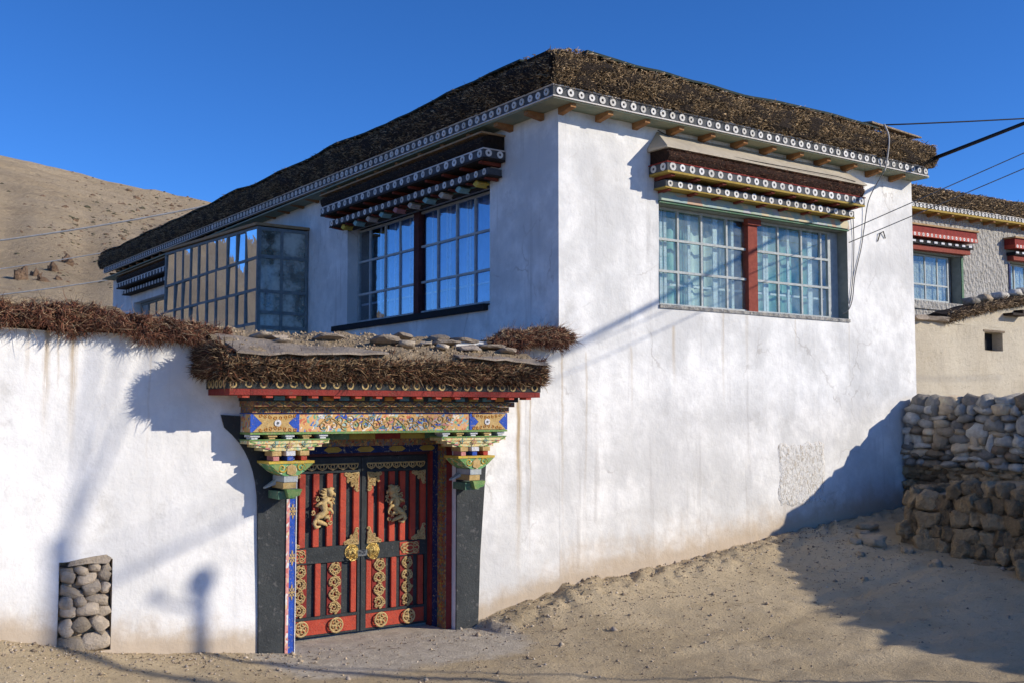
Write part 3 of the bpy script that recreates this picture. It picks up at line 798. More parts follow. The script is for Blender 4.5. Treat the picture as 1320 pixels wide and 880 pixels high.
mb = MB(FR); mb.box((5.502, -.235, 3.912), (5.698, -.19, 5.283), 'frame_dim'); mb.build('side_board', winR, FR(5.6, -.2, 3.9))
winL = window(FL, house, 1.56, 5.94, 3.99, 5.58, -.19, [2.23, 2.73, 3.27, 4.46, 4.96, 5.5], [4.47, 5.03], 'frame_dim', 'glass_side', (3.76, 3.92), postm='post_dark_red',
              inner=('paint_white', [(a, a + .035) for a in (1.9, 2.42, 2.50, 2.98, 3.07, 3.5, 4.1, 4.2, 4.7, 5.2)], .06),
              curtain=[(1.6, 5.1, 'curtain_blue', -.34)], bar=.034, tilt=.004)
mb = MB(FL); mb.box((1.60, -.18, 3.86), (6.42, .075, 3.95), 'frame_black'); mb.build('window_sill', house, FL(4, 0, 3.9))
winL2 = window(FL, house, 14.62, 19.18, 3.96, 5.44, -.19, [15.4, 16.2, 17.0, 17.8, 18.5], [5.0], 'frame_dark', 'glass_sunroom', None, bar=.06)
# dark rooms behind the windows
mb = MB()
for a, b in (((1.2, .9, 3.4), (7.2, .93, 6.2)), ((1.6, .93, 3.4), (1.63, 12, 6.2)), ((.02, 6.8, 3.4), (1.6, 6.83, 6.2)), ((1.15, .26, 3.4), (1.18, .9, 6.2))): mb.box(a, b, 'room')
mb.build('room_partition', house, (3, 1, 3.4))

# ---- projecting glazed sunroom on the shaded side
mb = MB(FL)
SR0, SR1, SO = 7.56, 13.1, .985
Zt = lambda s: 5.80 + (s - SR0) * .035
barS = [7.6, 8.17, 8.65, 9.15, 9.77, 10.32, 10.84, 11.34, 11.86, 12.39, 13.07]
rowS = [4.05, 4.66, 5.24]
for s in barS: mb.box((s - .03, SO - .05, 3.2), (s + .03, SO + .0, Zt(s)), 'frame_dark')
for a, b in zip(barS, barS[1:]):
    for z in rowS: mb.box((a + .03, SO - .045, z - .025), (b - .03, SO - .004, z + .025), 'frame_dark')
    mb.hexa([(a + .03, SO - .05, Zt(a) - .05), (b - .03, SO - .05, Zt(b) - .05), (b - .03, SO - .002, Zt(b) - .05), (a + .03, SO - .002, Zt(a) - .05)],
            [(a + .03, SO - .05, Zt(a)), (b - .03, SO - .05, Zt(b)), (b - .03, SO - .002, Zt(b)), (a + .03, SO - .002, Zt(a))], 'frame_dark')
for o in (.02, .50, SO - .06): mb.box((SR0, o, 3.2), (SR0 + .05, o + .05, 5.79), 'frame_dark')
for z in (3.98, 4.25, 4.63, 5.26, 5.76):
    for a, b in ((.07, .50), (.55, SO - .06)): mb.box((SR0 + .003, a, z - .03), (SR0 + .047, b, z + .03), 'frame_dark')
sun = mb.build('sunroom', house, FL(10, .5, 3.2))
for a, b in zip(barS, barS[1:]):
    zs = [3.25] + rowS
    for i, c in enumerate(zs):
        d0 = zs[i + 1] if i < 3 else None
        da, db = (d0 - .025, d0 - .025) if d0 else (Zt(a) - .05, Zt(b) - .05)
        g = SO - .025; t1, t2 = random.gauss(0, .004), random.gauss(0, .008)
        mb = MB(FL); lo = [(a + .03, g + t1, c + .025), (b - .03, g - t1, c + .025)]; hi = [(a + .03, g + t1 + t2, da), (b - .03, g - t1 + t2, db)]
        mb.hexa([lo[0], lo[1], (lo[1][0], lo[1][1] + .005, lo[1][2]), (lo[0][0], lo[0][1] + .005, lo[0][2])], [hi[0], hi[1], (hi[1][0], hi[1][1] + .005, hi[1][2]), (hi[0][0], hi[0][1] + .005, hi[0][2])], 'glass_sunroom')
        mb.build('pane', sun, FL((a + b) / 2, g, c))
zz = [3.2, 3.98, 4.25, 4.63, 5.26, 5.76]
for c, d in zip(zz, zz[1:]):
    for a, b in ((.07, .50), (.55, SO - .06)):
        mb = MB(FL); mb.box((SR0 + .022, a, c + .03), (SR0 + .028, b, d - .03), 'glass_dim'); mb.build('pane', sun, FL(SR0, (a + b) / 2, c))
mb = MB(FL); mb.hexa([(SR0 - .02, .003, 5.81), (SR1 + .05, .003, 6.02), (SR1 + .05, SO + .05, 6.02), (SR0 - .02, SO + .05, 5.81)], [(SR0 - .02, .003, 5.86), (SR1 + .05, .003, 6.07), (SR1 + .05, SO + .05, 6.07), (SR0 - .02, SO + .05, 5.86)], 'timber_tan')
mb.build('sunroom_roof', sun, FL(10, .5, 5.9))
mb = MB(FL); mb.box((SR1 - .06, 0.003, 3.2), (SR1 - .02, SO - .05, 5.98), 'room'); mb.box((SR0, .003, 3.15), (SR1, SO, 3.19), 'roof_earth'); mb.build('sunroom_end', sun, FL(SR1, .5, 3.2))
n = 40; V = []
for j in range(2):
    for i in range(n + 1): V.append((8.2 + 4.6 * i / n, .30 + .05 * math.sin(i * 1.1), 3.3 if j == 0 else 5.6))
mb = MB(FL); mb.add(V, [(i, i + 1, n + 2 + i, n + 1 + i) for i in range(n)], 'curtain'); mb.build('curtain', sun, FL(10, .3, 3.3), smooth=True, fix=False)

# ---- small things on the facade
def patch():
    def T(s, t, nz): return FR(s + .05 * mnoise.fractal(Vector((t * 5, 0, 1)), 1, 2, 4), .015 + .006 * nz - .03 * (1 - min(1, max(0, min(s - 3.97, 5.08 - s, t - 1.07, 2.05 - t) / .07))), t + .05 * mnoise.fractal(Vector((s * 5, 3, 1)), 1, 2, 4))
    V, F, _ = noisy_grid(T, 3.97, 5.08, 40, 1.07, 2.05, 36, 1.2, '', '', None, freq=14)
    mb = MB(); mb.add(V, F, 'plaster_patch'); o = mb.build('plaster_patch', house, FR(4.5, 0, 1.5), fix=False); o['label'] = 'rough scratched square of bare plaster'
patch()
mb = MB(FR); mb.tube([(6.46, .012, 5.20), (6.50, .03, 5.33), (6.58, .035, 5.37), (6.66, .012, 5.27)], .009, 'frame_black', 5); mb.build('hook', house, FR(6.55, 0, 5.25))
mb = MB(FR); mb.box((1.70, .002, 3.86), (5.72, .02, 3.905), 'plaster_rough'); mb.build('window_sill', house, FR(3.7, 0, 3.9))
for i, (s, o, z) in enumerate(((2.3, .0, 7.02), )):
    mb = MB(FL2); mb.box((s - .12, -.3, 6.93), (s + .12, -.1, 7.03), 'slate'); mb.build('roof_stone', house, FL2(s, -.2, 6.95), bevel=.02)

# =================================================================== COURTYARD WALL
yard = empty('courtyard_wall', (-5.5, .25, .3), 'white courtyard wall with a dry brush coping and a small stone-filled niche, left of the gate', 'wall')
def dirtY(s, z): return math.exp(-max(0, z - float(gz(s, 0))) / .26) * 1.15
YT = 3.22
mbA, aA = facade(FR, -11.0, -3.585, -.3, YT, [(-5.77, -5.30, .26, 1.10, .10)], .10, 'plaster_yard', 'earth', cell=.16, dirt=dirtY, wob=.022)
mbB, aB = facade(FR, -1.505, -.002, -.3, 3.30, [], .1, 'plaster_house', 'earth', cell=.16, dirt=dirtY, wob=.01)
for nm, m_, a_, s0, s1, zt in (('wall', mbA, aA, -11., -3.585, YT), ('wall', mbB, aB, -1.505, -.002, 3.30)):
    k = len(m_.v)
    m_.add([(s0, 0, zt), (s1, 0, zt), (s1, -.5, zt), (s0, -.5, zt), (s0, -.5, -.3), (s1, -.5, -.3), (s0, 0, -.3), (s1, 0, -.3)], [(0, 1, 2, 3), (3, 2, 5, 4), (1, 2, 5, 7), (0, 3, 4, 6)], 'plaster_yard')
    me = m_.mesh(nm, fix=False, origin=(-5.5, .25, .3)); set_attr(me, 'dirt', a_ + [0.] * 8)
    o = bpy.data.objects.new(nm, me); link(o, yard, (-5.5, .25, .3))
mb = MB(FR); mb.box((-3.59, -.6, 2.26), (-1.5, -.02, 3.0), 'plaster_yard'); mb.build('wall_head', yard, FR(-2.5, -.2, 2.6))
# niche back and stones
mb = MB(FR); mb.box((-5.78, -.2, .22), (-5.29, -.098, 1.14), 'earth'); mb.build('niche_back', yard, FR(-5.5, -.1, .5))
rows = [(1.03, .075, 4, .6), (.945, .10, 3, .7), (.84, .11, 3, .8), (.735, .11, 3, .7), (.63, .11, 3, .6), (.505, .15, 3, .9), (.345, .17, 2, .3)]
for z, h, n, tl in rows:
    x = -5.765; ws = [random.uniform(.5, 1.5) for _ in range(n)]; tot = sum(ws)
    for w_ in ws:
        w2 = .46 * w_ / tot
        stone(ST_NICHE, yard, (x + w2 / 2, .062 + random.uniform(-.02, .015), z + random.uniform(-.025, .025)), (w2 * random.uniform(1.0, 1.25), .15, h * random.uniform(.95, 1.3)), (random.uniform(-.3, .3), random.uniform(-tl, tl), random.uniform(-.3, .3)))
        x += w2
for _ in range(8): stone(ST_NICHE, yard, (random.uniform(-5.7, -5.36), .095, random.uniform(.3, 1.0)), (.12, .1, .08), (0, random.uniform(-.6, .6), 0))
mb = MB(FR); mb.prism([(-5.70, 1.06), (-5.5, 1.075), (-5.34, 1.06), (-5.31, 1.11), (-5.36, 1.145), (-5.52, 1.13), (-5.68, 1.105)], -.09, .012, 'stone_niche'); mb.build('lintel_stone', yard, FR(-5.5, 0, 1.1))
# brush coping: piled twigs over a lumpy core
def coping(F, s0, s1, ztop, N, parent, cols, wdt=.34, hgt=.20, out=.10, tan=.35, name='brush_coping', back=.45, ln=(.07, .2)):
    ns = max(6, int((s1 - s0) / .07)); nt_ = 10
    def P(s, a, k=1.):
        # a: 0 outer foot .. 1 inner foot over the top
        lump = 1 + .42 * mnoise.noise(Vector((s * 2.2, a * 2, 9))) + .30 * mnoise.noise(Vector((s * 7, a * 5, 2))) + .16 * mnoise.noise(Vector((s * 15, a * 9, 5)))
        ang = math.pi * a; o = (out - (out + back) / 2) + (out + back) / 2 * math.cos(ang) * lump * k; z = ztop(s) - .03 + hgt * max(0, math.sin(ang)) ** .8 * lump * k
        return F(s, o, z)
    V = [P(s0 + (s1 - s0) * i / ns, j / nt_, .9) for i in range(ns + 1) for j in range(nt_ + 1)]
    Fc = [(i * (nt_ + 1) + j, i * (nt_ + 1) + j + 1, (i + 1) * (nt_ + 1) + j + 1, (i + 1) * (nt_ + 1) + j) for i in range(ns) for j in range(nt_)]
    Fc += [tuple(range(nt_ + 1)), tuple(ns * (nt_ + 1) + j for j in range(nt_ + 1))]
    mb = MB(); mb.add(V, Fc, 'brush_core_red'); c = mb.build(name, parent, F((s0 + s1) / 2, 0, ztop(s0)), fix=True)
    s = rng.uniform(s0 - .02, s1 + .02, N); a = rng.uniform(0, .8, N) ** 1.15
    Q = np.array([P(x, y, rng.uniform(.82, 1.0)) for x, y in zip(s, a)])
    n = np.array([F.n.x, F.n.y, 0]); d_ = np.array([F.d.x, F.d.y, 0])
    D = n[None] * (np.cos(np.pi * a) * .6)[:, None] + np.array([0, 0, 1])[None] * (np.sin(np.pi * a) * .45 - .2)[:, None] + rng.normal(size=(N, 3)) * .75
    C = pick(cols, N, .3); m = (a > .42) & (rng.random(N) < tan + .25); C[m] = pick(TAN, int(m.sum()), .2)
    L_ = rng.uniform(*ln, N) * .45; Rr = rng.uniform(.003, .0065, N); ch = rng.random(N) < .35; Rr[ch] *= 2.3; L_[ch] *= .5
    sets = [twigs(Q, D, L_, Rr, C, bend=1.1)]
    M = N // 9                                       # fringe hanging over the wall face
    sf = rng.uniform(s0, s1, M); Q = np.array([P(x, .03, 1.0) for x in sf]); Q[:, 2] += rng.uniform(-.05, .05, M) + .05 * np.sin(sf * 9)
    D = n[None] * rng.uniform(.1, .9, (M, 1)) + d_[None] * (rng.normal(size=(M, 1)) * .5 - .2) + np.array([0, 0, -1])[None] * rng.uniform(.1, 1.0, (M, 1))
    sets.append(twigs(Q, D, rng.uniform(.05, .16, M), rng.uniform(.002, .005, M), pick(cols, M, .3), bend=.5))
    M = N // 14                                      # long stray stems
    s = rng.uniform(s0, s1, M); a = rng.uniform(0, .6, M); Q = np.array([P(x, y, .9) for x, y in zip(s, a)])
    D = n[None] * rng.uniform(.1, 1, (M, 1)) + d_[None] * rng.normal(size=(M, 1)) * .9 + np.array([0, 0, 1])[None] * rng.uniform(-.7, .5, (M, 1))
    sets.append(twigs(Q, D, rng.uniform(.12, .28, M), rng.uniform(.002, .004, M), pick(cols + TAN, M, .2), bend=.3))
    twig_part('twigs', sets, c, origin=F((s0 + s1) / 2, 0, ztop(s0)))
    return c
zt1 = lambda s: np.interp(s, [-11, -6.4, -5.3, -4.6, -4.1], [3.33, 3.30, 3.26, 3.17, 3.14])
coping(FR, -6.9, -4.22, zt1, 15000, yard, REDB, hgt=.21, out=.12)
def coping_earth():
    def T(a, t, nz): return FR(a, -.10 - .55 * t, float(zt1(a)) + .04 + (.14 * math.sin(math.pi * (.12 + .8 * t)) * min(1, max(0, (-4.9 - a) / .6)) + .07) * (1 if .01 < t < .99 else .2) + nz)
    V, F, _ = noisy_grid(T, -7.2, -4.3, 90, 0, 1, 14, .08, '', '', None, freq=9)
    mb = MB(); mb.add(V, F, 'roof_earth'); mb.build('coping_earth', yard, FR(-5.6, -.3, 3.2), smooth=True)
coping_earth()
coping(FR, -11, -6.9, zt1, 3500, yard, REDB, hgt=.22, out=.12)
coping(FR, -1.05, .12, lambda s: float(np.interp(s, [-1.05, -.75, .1], [3.16, 3.28, 3.37])), 8500, yard, REDB, hgt=.17, out=.16, back=.3)

# =================================================================== GATE
gate = empty('gate', (-2.53, .1, 0), 'painted double gate with red and black doors, gold fretwork and a twig-topped roof', 'gate')
FG = FR
GX0, GX1 = -3.47, -1.58
# black plaster border
def curve(p, n=8):
    out = []
    for i in range(n + 1):
        t = i / n; (x0, z0), (x1, z1), (x2, z2) = p
        out.append(((1 - t) ** 2 * x0 + 2 * t * (1 - t) * x1 + t * t * x2, (1 - t) ** 2 * z0 + 2 * t * (1 - t) * z1 + t * t * z2))
    return out
polyL = [(-3.582, -.1), (-3.86, -.1), (-3.875, .8), (-3.89, 1.45)] + curve([(-3.89, 1.5), (-3.90, 2.05), (-4.25, 2.32)]) + [(-4.29, 2.45), (-4.0, 2.43), (-3.582, 2.43)]
mb = MB(FG); mb.prism(polyL, 0.028, .0, 'border_black'); mb.T = FG; o = mb.build('border', gate, FG(-3.7, 0, 0))
polyR = [(-1.502, -.1), (-1.21, -.1), (-1.18, .8), (-1.12, 1.6), (-1.09, 2.0), (-1.08, 2.43), (-1.502, 2.43)]
mb = MB(FG); mb.prism(polyR, .022, .0, 'border_black'); mb.build('border', gate, FG(-1.3, 0, 0))
# jambs
mb = MB(FG); mb.box((-3.583, -.46, -.05), (-3.475, .03, 2.25), 'paint_blue'); jl = mb.build('jamb', gate, FG(-3.53, 0, 0))
mb = MB(FG); mb.box((-3.586, 0.03, -.05), (-3.553, .042, 2.25), 'paint_edge'); mb.box((-3.482, .03, 0), (-3.472, .038, 2.25), 'paint_white'); mb.build('edge_strip', jl, FG(-3.57, .03, 0))
def flower(F, c, r, parent, cols, name='flower', ax=None):
    mb = MB(F)
    s, o, z = c
    for k in range(8):
        q = k * math.pi / 4; rr = r * (1.0 if k % 2 == 0 else .75)
        pts = [(s + math.cos(q + d) * e * rr, z + math.sin(q + d) * e * rr * (1.7 if ax else 1)) for d, e in ((0, .2), (-.3, .65), (0, 1.0), (.3, .65))]
        mb.add([(x, o + .004, y) for x, y in pts] + [(x, o, y) for x, y in pts], [(0, 1, 2, 3), (0, 1, 5, 4), (1, 2, 6, 5), (2, 3, 7, 6), (3, 0, 4, 7)], cols[k % 2])
    mb.add([(s + math.cos(a * math.pi / 4) * r * .3, o + .008, z + math.sin(a * math.pi / 4) * r * .3) for a in range(8)], [tuple(range(8))], cols[0])
    return mb.build(name, parent, F(s, o, z), fix=True)
for z in (.62, .97, 1.45): flower(FG, (-3.515, .032, z), .050, jl, ('gold_paint', 'gold_pale'), ax=1)
mb = MB(FG); mb.box((-1.578, -.46, -.05), (-1.502, -.08, 2.25), 'gate_red_dark')
jr = mb.build('jamb', gate, FG(-1.54, 0, 0))
mb = MB(FG)                                          # stepped, painted inner face of the right jamb
mb.box((-1.592, -.26, -.03), (-1.5795, -.085, 2.2), 'paint_dim_scroll'); mb.build('carved_strip', jr, FG(-1.585, -.1, 0))
mb = MB(FG); mb.box((-1.606, -.35, -.03), (-1.5795, -.265, 2.2), 'paint_navy'); mb.build('blue_strip', jr, FG(-1.585, -.2, 0))
mb = MB(FG); mb.box((-1.63, -.455, -.03), (-1.5795, -.355, 2.2), 'gate_red_dark'); mb.build('red_strip', jr, FG(-1.585, -.3, 0))
FJ = Frame((-1.592, 0), (0, 1), (-1, 0))
for z in np.arange(.12, 2.1, .13): flower(FJ, (.17, .002, z), .055, jr, ('timber_yellow', ('paint_teal', 'gate_red')[int(z * 7.7) % 2]))
# threshold
mb = MB(FG); mb.box((-3.6, -.7, -.25), (-1.49, -.38, -.002), 'mud_wall'); mb.build('threshold', gate, FG(-2.5, -.3, 0))

# ---- gold ornament geometry
def spiral(c, r, turns, a0, sgn=1, n=18, oz=.0):
    out = []
    for i in range(n + 1):
        t = i / n; a = a0 + sgn * turns * 2 * math.pi * t; rr = r * (1 - .82 * t)
        out.append((c[0] + rr * math.cos(a), oz, c[1] + rr * math.sin(a)))
    return out
def circle(c, r, n=16, oz=0): return [(c[0] + r * math.cos(2 * math.pi * i / n), oz, c[1] + r * math.sin(2 * math.pi * i / n)) for i in range(n + 1)]
def fret(F, s0, s1, z0, z1, o, n, parent, name='fretwork', r=.0085, mat='gold_pale'):
    mb = MB(F); w_ = (s1 - s0) / 2; cs = (s0 + s1) / 2; h = (z1 - z0) / n
    for i in range(n):
        zc = z0 + h * (i + .5); sg = 1 if i % 2 else -1
        mb.tube(spiral((cs + sg * w_ * .12, zc), w_ * .80, 1.75, 2.4 + i * .7, sg, 22, o), r, mat, 4, False)
        for k in range(6):
            a = .8 + k * 1.047 + i * .4; mb.tube(spiral((cs + w_ * .68 * math.cos(a), zc + h * .38 * math.sin(a)), w_ * random.uniform(.22, .32), 1.1, a * 2, -sg, 9, o + .003), r * .8, mat, 4, False)
        for k in range(3):
            a = k * 2.1 + i; p = (cs + w_ * .4 * math.cos(a), zc + w_ * .4 * math.sin(a)); mb.tube([(p[0], o + .002, p[1]), (p[0] + w_ * .2 * math.cos(a + .9), o + .006, p[1] + w_ * .2 * math.sin(a + .9)), (p[0] + w_ * .36 * math.cos(a + .4), o + .002, p[1] + w_ * .36 * math.sin(a + .4))], [r * .5, r * 1.3, r * .4], mat, 5, False)
    # undulating stem
    mb.tube([(cs + w_ * .9 * math.sin(math.pi * t * n), o + .002, z0 + (z1 - z0) * t) for t in np.linspace(0, 1, 8 * n)], r * .9, mat, 4, False)
    return mb.build(name, parent, F(cs, o, z0), fix=False)
def corner(F, c, sx, sz, w_, h, o, parent):
    mb = MB(F); r = .0075
    X = lambda a: c[0] + sx * a
    Zz = lambda b: c[1] + sz * b
    def sp(a, b, rad, t, a0): mb.tube([(X(a + rad * (1 - .8 * u) * math.cos(a0 + t * 6.28 * u)), o, Zz(b + rad * (1 - .8 * u) * math.sin(a0 + t * 6.28 * u))) for u in np.linspace(0, 1, 12)], r, 'gold_pale', 4, False)
    for i in range(3):
        for j in range(3 - i + (1 if h > w_ else 0)):
            sp(.028 + i * w_ / 3.6, .028 + j * h / 4.2, .026, 1.2, i * 2 + j); sp(.04 + i * w_ / 3.6, .045 + j * h / 4.2, .018, -1, j * 2)
    sp(w_ * .95, .022, .024, 1.1, 3.1); sp(.022, h * .95, .024, -1.1, 3.1)
    mb.tube([(X(0), o, Zz(0)), (X(w_ * .5), o, Zz(.012)), (X(w_), o, Zz(.03))], r, 'gold_pale', 4); mb.tube([(X(0), o, Zz(0)), (X(.012), o, Zz(h * .5)), (X(.03), o, Zz(h))], r, 'gold_pale', 4)
    mb.tube([(X(w_), o, Zz(.03)), (X(w_ * .45), o, Zz(h * .42)), (X(.03), o, Zz(h))], r, 'gold_pale', 4)
    return mb.build('corner_ornament', parent, F(c[0], o, c[1]), fix=False)
def medallion(F, c, r, o, parent):
    mb = MB(F); mb.tube(circle(c, r * .93, 20, o + .03), .010, 'gold_pale', 5, False)
    for k in range(5):
        a = k * 1.257; mb.tube(spiral((c[0] + r * .45 * math.cos(a), c[1] + r * .45 * math.sin(a)), r * .42, 1.1, a, 1, 12, o + .03), .009, 'gold_pale', 4, False)
        mb.tube([(c[0] + r * e * math.cos(a + .6), o + .03, c[1] + r * e * math.sin(a + .6)) for e in (.15, .9)], .008, 'gold_pale', 4, False)
    mb.lathe([(r * .18, 0), (r * .15, .015), (.002, .02)], 'gold_pale', (0, 0, 0), seg=8) if False else None
    mb.tube([(c[0], o + .0, c[1]), (c[0], o + .034, c[1])], r * .2, 'gold_pale', 8)
    return mb.build('medallion', parent, F(c[0], o, c[1]), fix=False)
def dragon(F, c, sgn, o, parent):
    """coiling beast in relief: head up, S body, four clawed legs, mane and tail"""
    mb = MB(F); m = 'gold_pale'
    X = lambda a: c[0] + sgn * a
    def tb(pts, r): mb.tube([(X(a), o + d, c[1] + b) for a, b, d in pts], [q * 1.08 for q in r], m, 7)
    body = [(.075, .13, .03), (.05, .10, .035), (.0, .055, .035), (.0, 0, .04), (.02, -.045, .04), (-.03, -.085, .04), (-.075, -.10, .035), (-.08, -.145, .035), (-.02, -.165, .035), (.03, -.185, .03), (.055, -.21, .02)]
    tb(body, [.030, .036, .042, .040, .040, .038, .034, .028, .024, .018, .006])
    tb([(.07, .12, .05), (.075, .155, .055), (.06, .185, .05), (.03, .195, .045)], [.03, .042, .036, .018])      # head
    tb([(.045, .19, .05), (.075, .205, .055), (.115, .20, .05)], [.015, .018, .010])                             # snout / crest
    tb([(.10, .15, .05), (.125, .14, .05), (.13, .115, .05)], [.016, .015, .007])                               # jaw
    for a, b, da, db in ((.03, .06, .085, .01), (.02, -.02, .10, -.055), (-.02, .04, -.085, .035), (-.05, -.09, -.11, -.13), (.0, -.11, .06, -.125)):
        tb([(a, b, .05), ((a + da) / 2 + .015, (b + db) / 2 + .015, .06), (da, db, .05), (da + .012, db - .02, .045)], [.022, .018, .014, .006])
        for e in (-.015, .012): tb([(da, db, .05), (da + e, db - .022, .05)], [.008, .004])
    for i in range(7):                                # mane
        a = i * .5 - .4; tb([(.055, .15, .04), (.03 - .045 * math.cos(a), .13 + .07 * math.sin(a), .05), (.01 - .06 * math.cos(a), .125 + .085 * math.sin(a + .3), .04)], [.018, .014, .004])
    for a, b, rad, a0, f in ((.10, .03, .035, 0, 1), (-.07, .09, .03, 2, -1), (.07, -.10, .032, 1, -1), (-.12, -.05, .03, 4, 1), (.09, -.17, .028, 3, 1), (-.06, .02, .025, 5, 1), (.12, .085, .022, 2, 1), (-.03, .165, .025, 1, -1)):
        mb.tube([(X(a + rad * (1 - .8 * u) * math.cos(a0 + f * 7 * u)), o + .025, c[1] + b + rad * (1 - .8 * u) * math.sin(a0 + f * 7 * u)) for u in np.linspace(0, 1, 10)], .008, m, 5)
    tb([(-.075, -.12, .04), (-.115, -.17, .04), (-.085, -.215, .035), (-.03, -.205, .03)], [.022, .024, .02, .008])
    return mb.build('dragon_relief', parent, F(c[0], o, c[1]), smooth=True, fix=True)
def leaf(x0, x1, hinge):
    """one door leaf; x0..x1, hinge = -1 left / +1 right"""
    o = -.455; m = MB(FG)
    W = x1 - x0; inn = x1 if hinge < 0 else x0        # meeting edge
    m.box((x0, o - .04, .02), (x1, o, 1.98), 'gate_black')
    m.box((x0, o, .03), (x0 + .05, o + .028, 1.97), 'gate_black'); m.box((x1 - .05, o, .03), (x1, o + .028, 1.97), 'gate_black')
    m.box((x0 + .05, o, .82), (x1 - .05, o + .030, .995), 'gate_black')
    m.box((x0 + .05, o, .03), (x1 - .05, o + .022, .05), 'gate_black'); m.box((x0 + .05, o, .215), (x1 - .05, o + .032, .245), 'gate_black')
    m.box((x0 + .05, o, 1.80), (x1 - .05, o + .030, 1.825), 'gate_black'); m.box((x0 + .05, o, 1.90), (x1 - .05, o + .026, 1.97), 'gate_black')
    d = m.build('door_leaf', gate, FG((x0 + x1) / 2, o, 0))
    a, b = x0 + .05, x1 - .05
    m = MB(FG); m.box((a, o, .052), (b, o + .02, .213), 'gate_red'); m.build('kick_rail', d, FG((a + b) / 2, o, .05))
    n = 6
    for i in range(n):
        s = a + .045 + (b - a - .07) * i / (n - 1); mm = MB(FG); wd = .037
        mm.prism([(s - wd, .998), (s + wd, .998), (s + wd, 1.797), (s - wd, 1.797)], o, o + .040, 'gate_red'); mm.build('bar', d, FG(s, o, 1.0), bevel=.008)
    # lower panel: bars and two pierced scroll panels
    fw = .152; p1 = a + W * .20; p2 = a + W * .62
    for s in (a + .03, (p1 + p2) / 2, b - .05):
        mm = MB(FG); mm.box((s - .034, o, .248), (s + .034, o + .036, .818), 'gate_red'); mm.build('bar', d, FG(s, o, .25), bevel=.008)
    for s in (p1, p2):
        mm = MB(FG); mm.box((s - fw / 2 - .01, o, .248), (s + fw / 2 + .01, o + .012, .818), 'gate_red_dark'); mm.build('panel', d, FG(s, o, .25))
        fret(FG, s - fw / 2, s + fw / 2, .252, .812, o + .024, random.choice((4, 4)), d)
        medallion(FG, (s + .01, .133), .082, o + .022, d)
    # scalloped gold strip at the head
    mm = MB(FG); N = 7
    for i in range(N):
        s = a + (b - a) * (i + .5) / N; r = (b - a) / N / 2
        mm.tube([(s - r, o + .03, 1.895), (s - r * .75, o + .03, 1.855), (s, o + .03, 1.835), (s + r * .75, o + .03, 1.855), (s + r, o + .03, 1.895)], .008, 'gold_pale', 4)
        mm.tube(circle((s, 1.872), r * .36, 8, o + .03), .006, 'gold_pale', 4, False)
    mm.tube([(a, o + .03, 1.897), (b, o + .03, 1.897)], .008, 'gold_pale', 4); mm.build('scallop_strip', d, FG((a + b) / 2, o, 1.85), fix=False)
    for cx, sx in ((a, 1), (b, -1)):
        corner(FG, (cx, 1.797), sx, -1, .17, .20 if (cx == inn + (.05 if hinge > 0 else -.05)) else .14, o + .045, d)
        corner(FG, (cx, .999), sx, 1, .17, .17, o + .045, d)
    # plaques on the lock rail
    pc = (a + .13) if hinge < 0 else (b - .20)
    mm = MB(FG); mm.box((pc - .13, o + .03, .835), (pc + .13, o + .036, .98), 'gate_red'); pl = mm.build('plaque', d, FG(pc, o, .9))
    mm = MB(FG)
    for e in (-1, 1):
        for f in (-1, 1): mm.tube(spiral((pc + e * .075, .908 + f * .034), .036, 1.3, 0, e * f, 14, o + .042), .0065, 'gold_pale', 4, False)
    mm.tube([(pc + .12 * math.cos(t), o + .042, .908 + .066 * math.sin(t) * (1 - .3 * abs(math.cos(t)))) for t in np.linspace(0, 6.283, 24)], .007, 'gold_pale', 4, False)
    mm.tube([(pc + .05 * math.cos(t), o + .042, .908 + .03 * math.sin(t)) for t in np.linspace(0, 6.283, 14)], .006, 'gold_pale', 4, False)
    mm.build('plaque_scroll', d, FG(pc, o, .9), fix=False)
    # knocker: embossed boss with ring
    kc = inn - .125 * (1 if hinge < 0 else -1)
    mm = MB(None); base = FG(kc, o + .03, .915)
    prof = [(.088, 0), (.088, .008), (.076, .014), (.070, .010), (.062, .022), (.048, .036), (.028, .046), (.002, .05)]
    mm.lathe([(r, h) for r, h in prof], 'brass', tuple(base), seg=18)
    kn = mm.build('knocker', d, base, smooth=False)
    mm = MB(FG); mm.tube([(kc + .05 * math.cos(t), o + .072 + .012 * math.sin(t), .895 - .02 + .055 * math.sin(t)) for t in np.linspace(math.pi * .95, math.pi * 2.05, 14)], .009, 'brass', 6)
    for e in (-.025, .025): mm.tube([(kc + e, o + .06, .945), (kc + e * .9, o + .078, .94)], [.014, .006], 'brass', 6)
    mm.tube([(kc, o + .07, .935), (kc, o + .088, .90)], [.012, .018], 'brass', 6); mm.build('knocker_ring', kn, base, fix=False)
    dragon(FG, ((x0 + x1) / 2 + (.0 if hinge < 0 else -.02), 1.43), 1 if hinge < 0 else -1, o + .036, d)
    return d
dl = leaf(GX0, -2.485, -1); dr = leaf(-2.475, GX1 - .04, 1)
mb = MB(FG); mb.box((-2.54, -.426, .86), (-2.42, -.41, .93), 'steel'); mb.tube([(-2.515, -.405, .905), (-2.44, -.405, .90)], .010, 'steel', 6); mb.tube([(-2.475, -.40, .93), (-2.46, -.39, .89), (-2.445, -.40, .93)], .007, 'steel', 5)
mb.build('bolt', gate, FG(-2.48, -.41, .9))
mb = MB(FG); mb.box((-2.495, -.429, .03), (-2.463, -.416, 1.965), 'gate_black'); mb.build('meeting_stile', gate, FG(-2.48, -.42, 0))
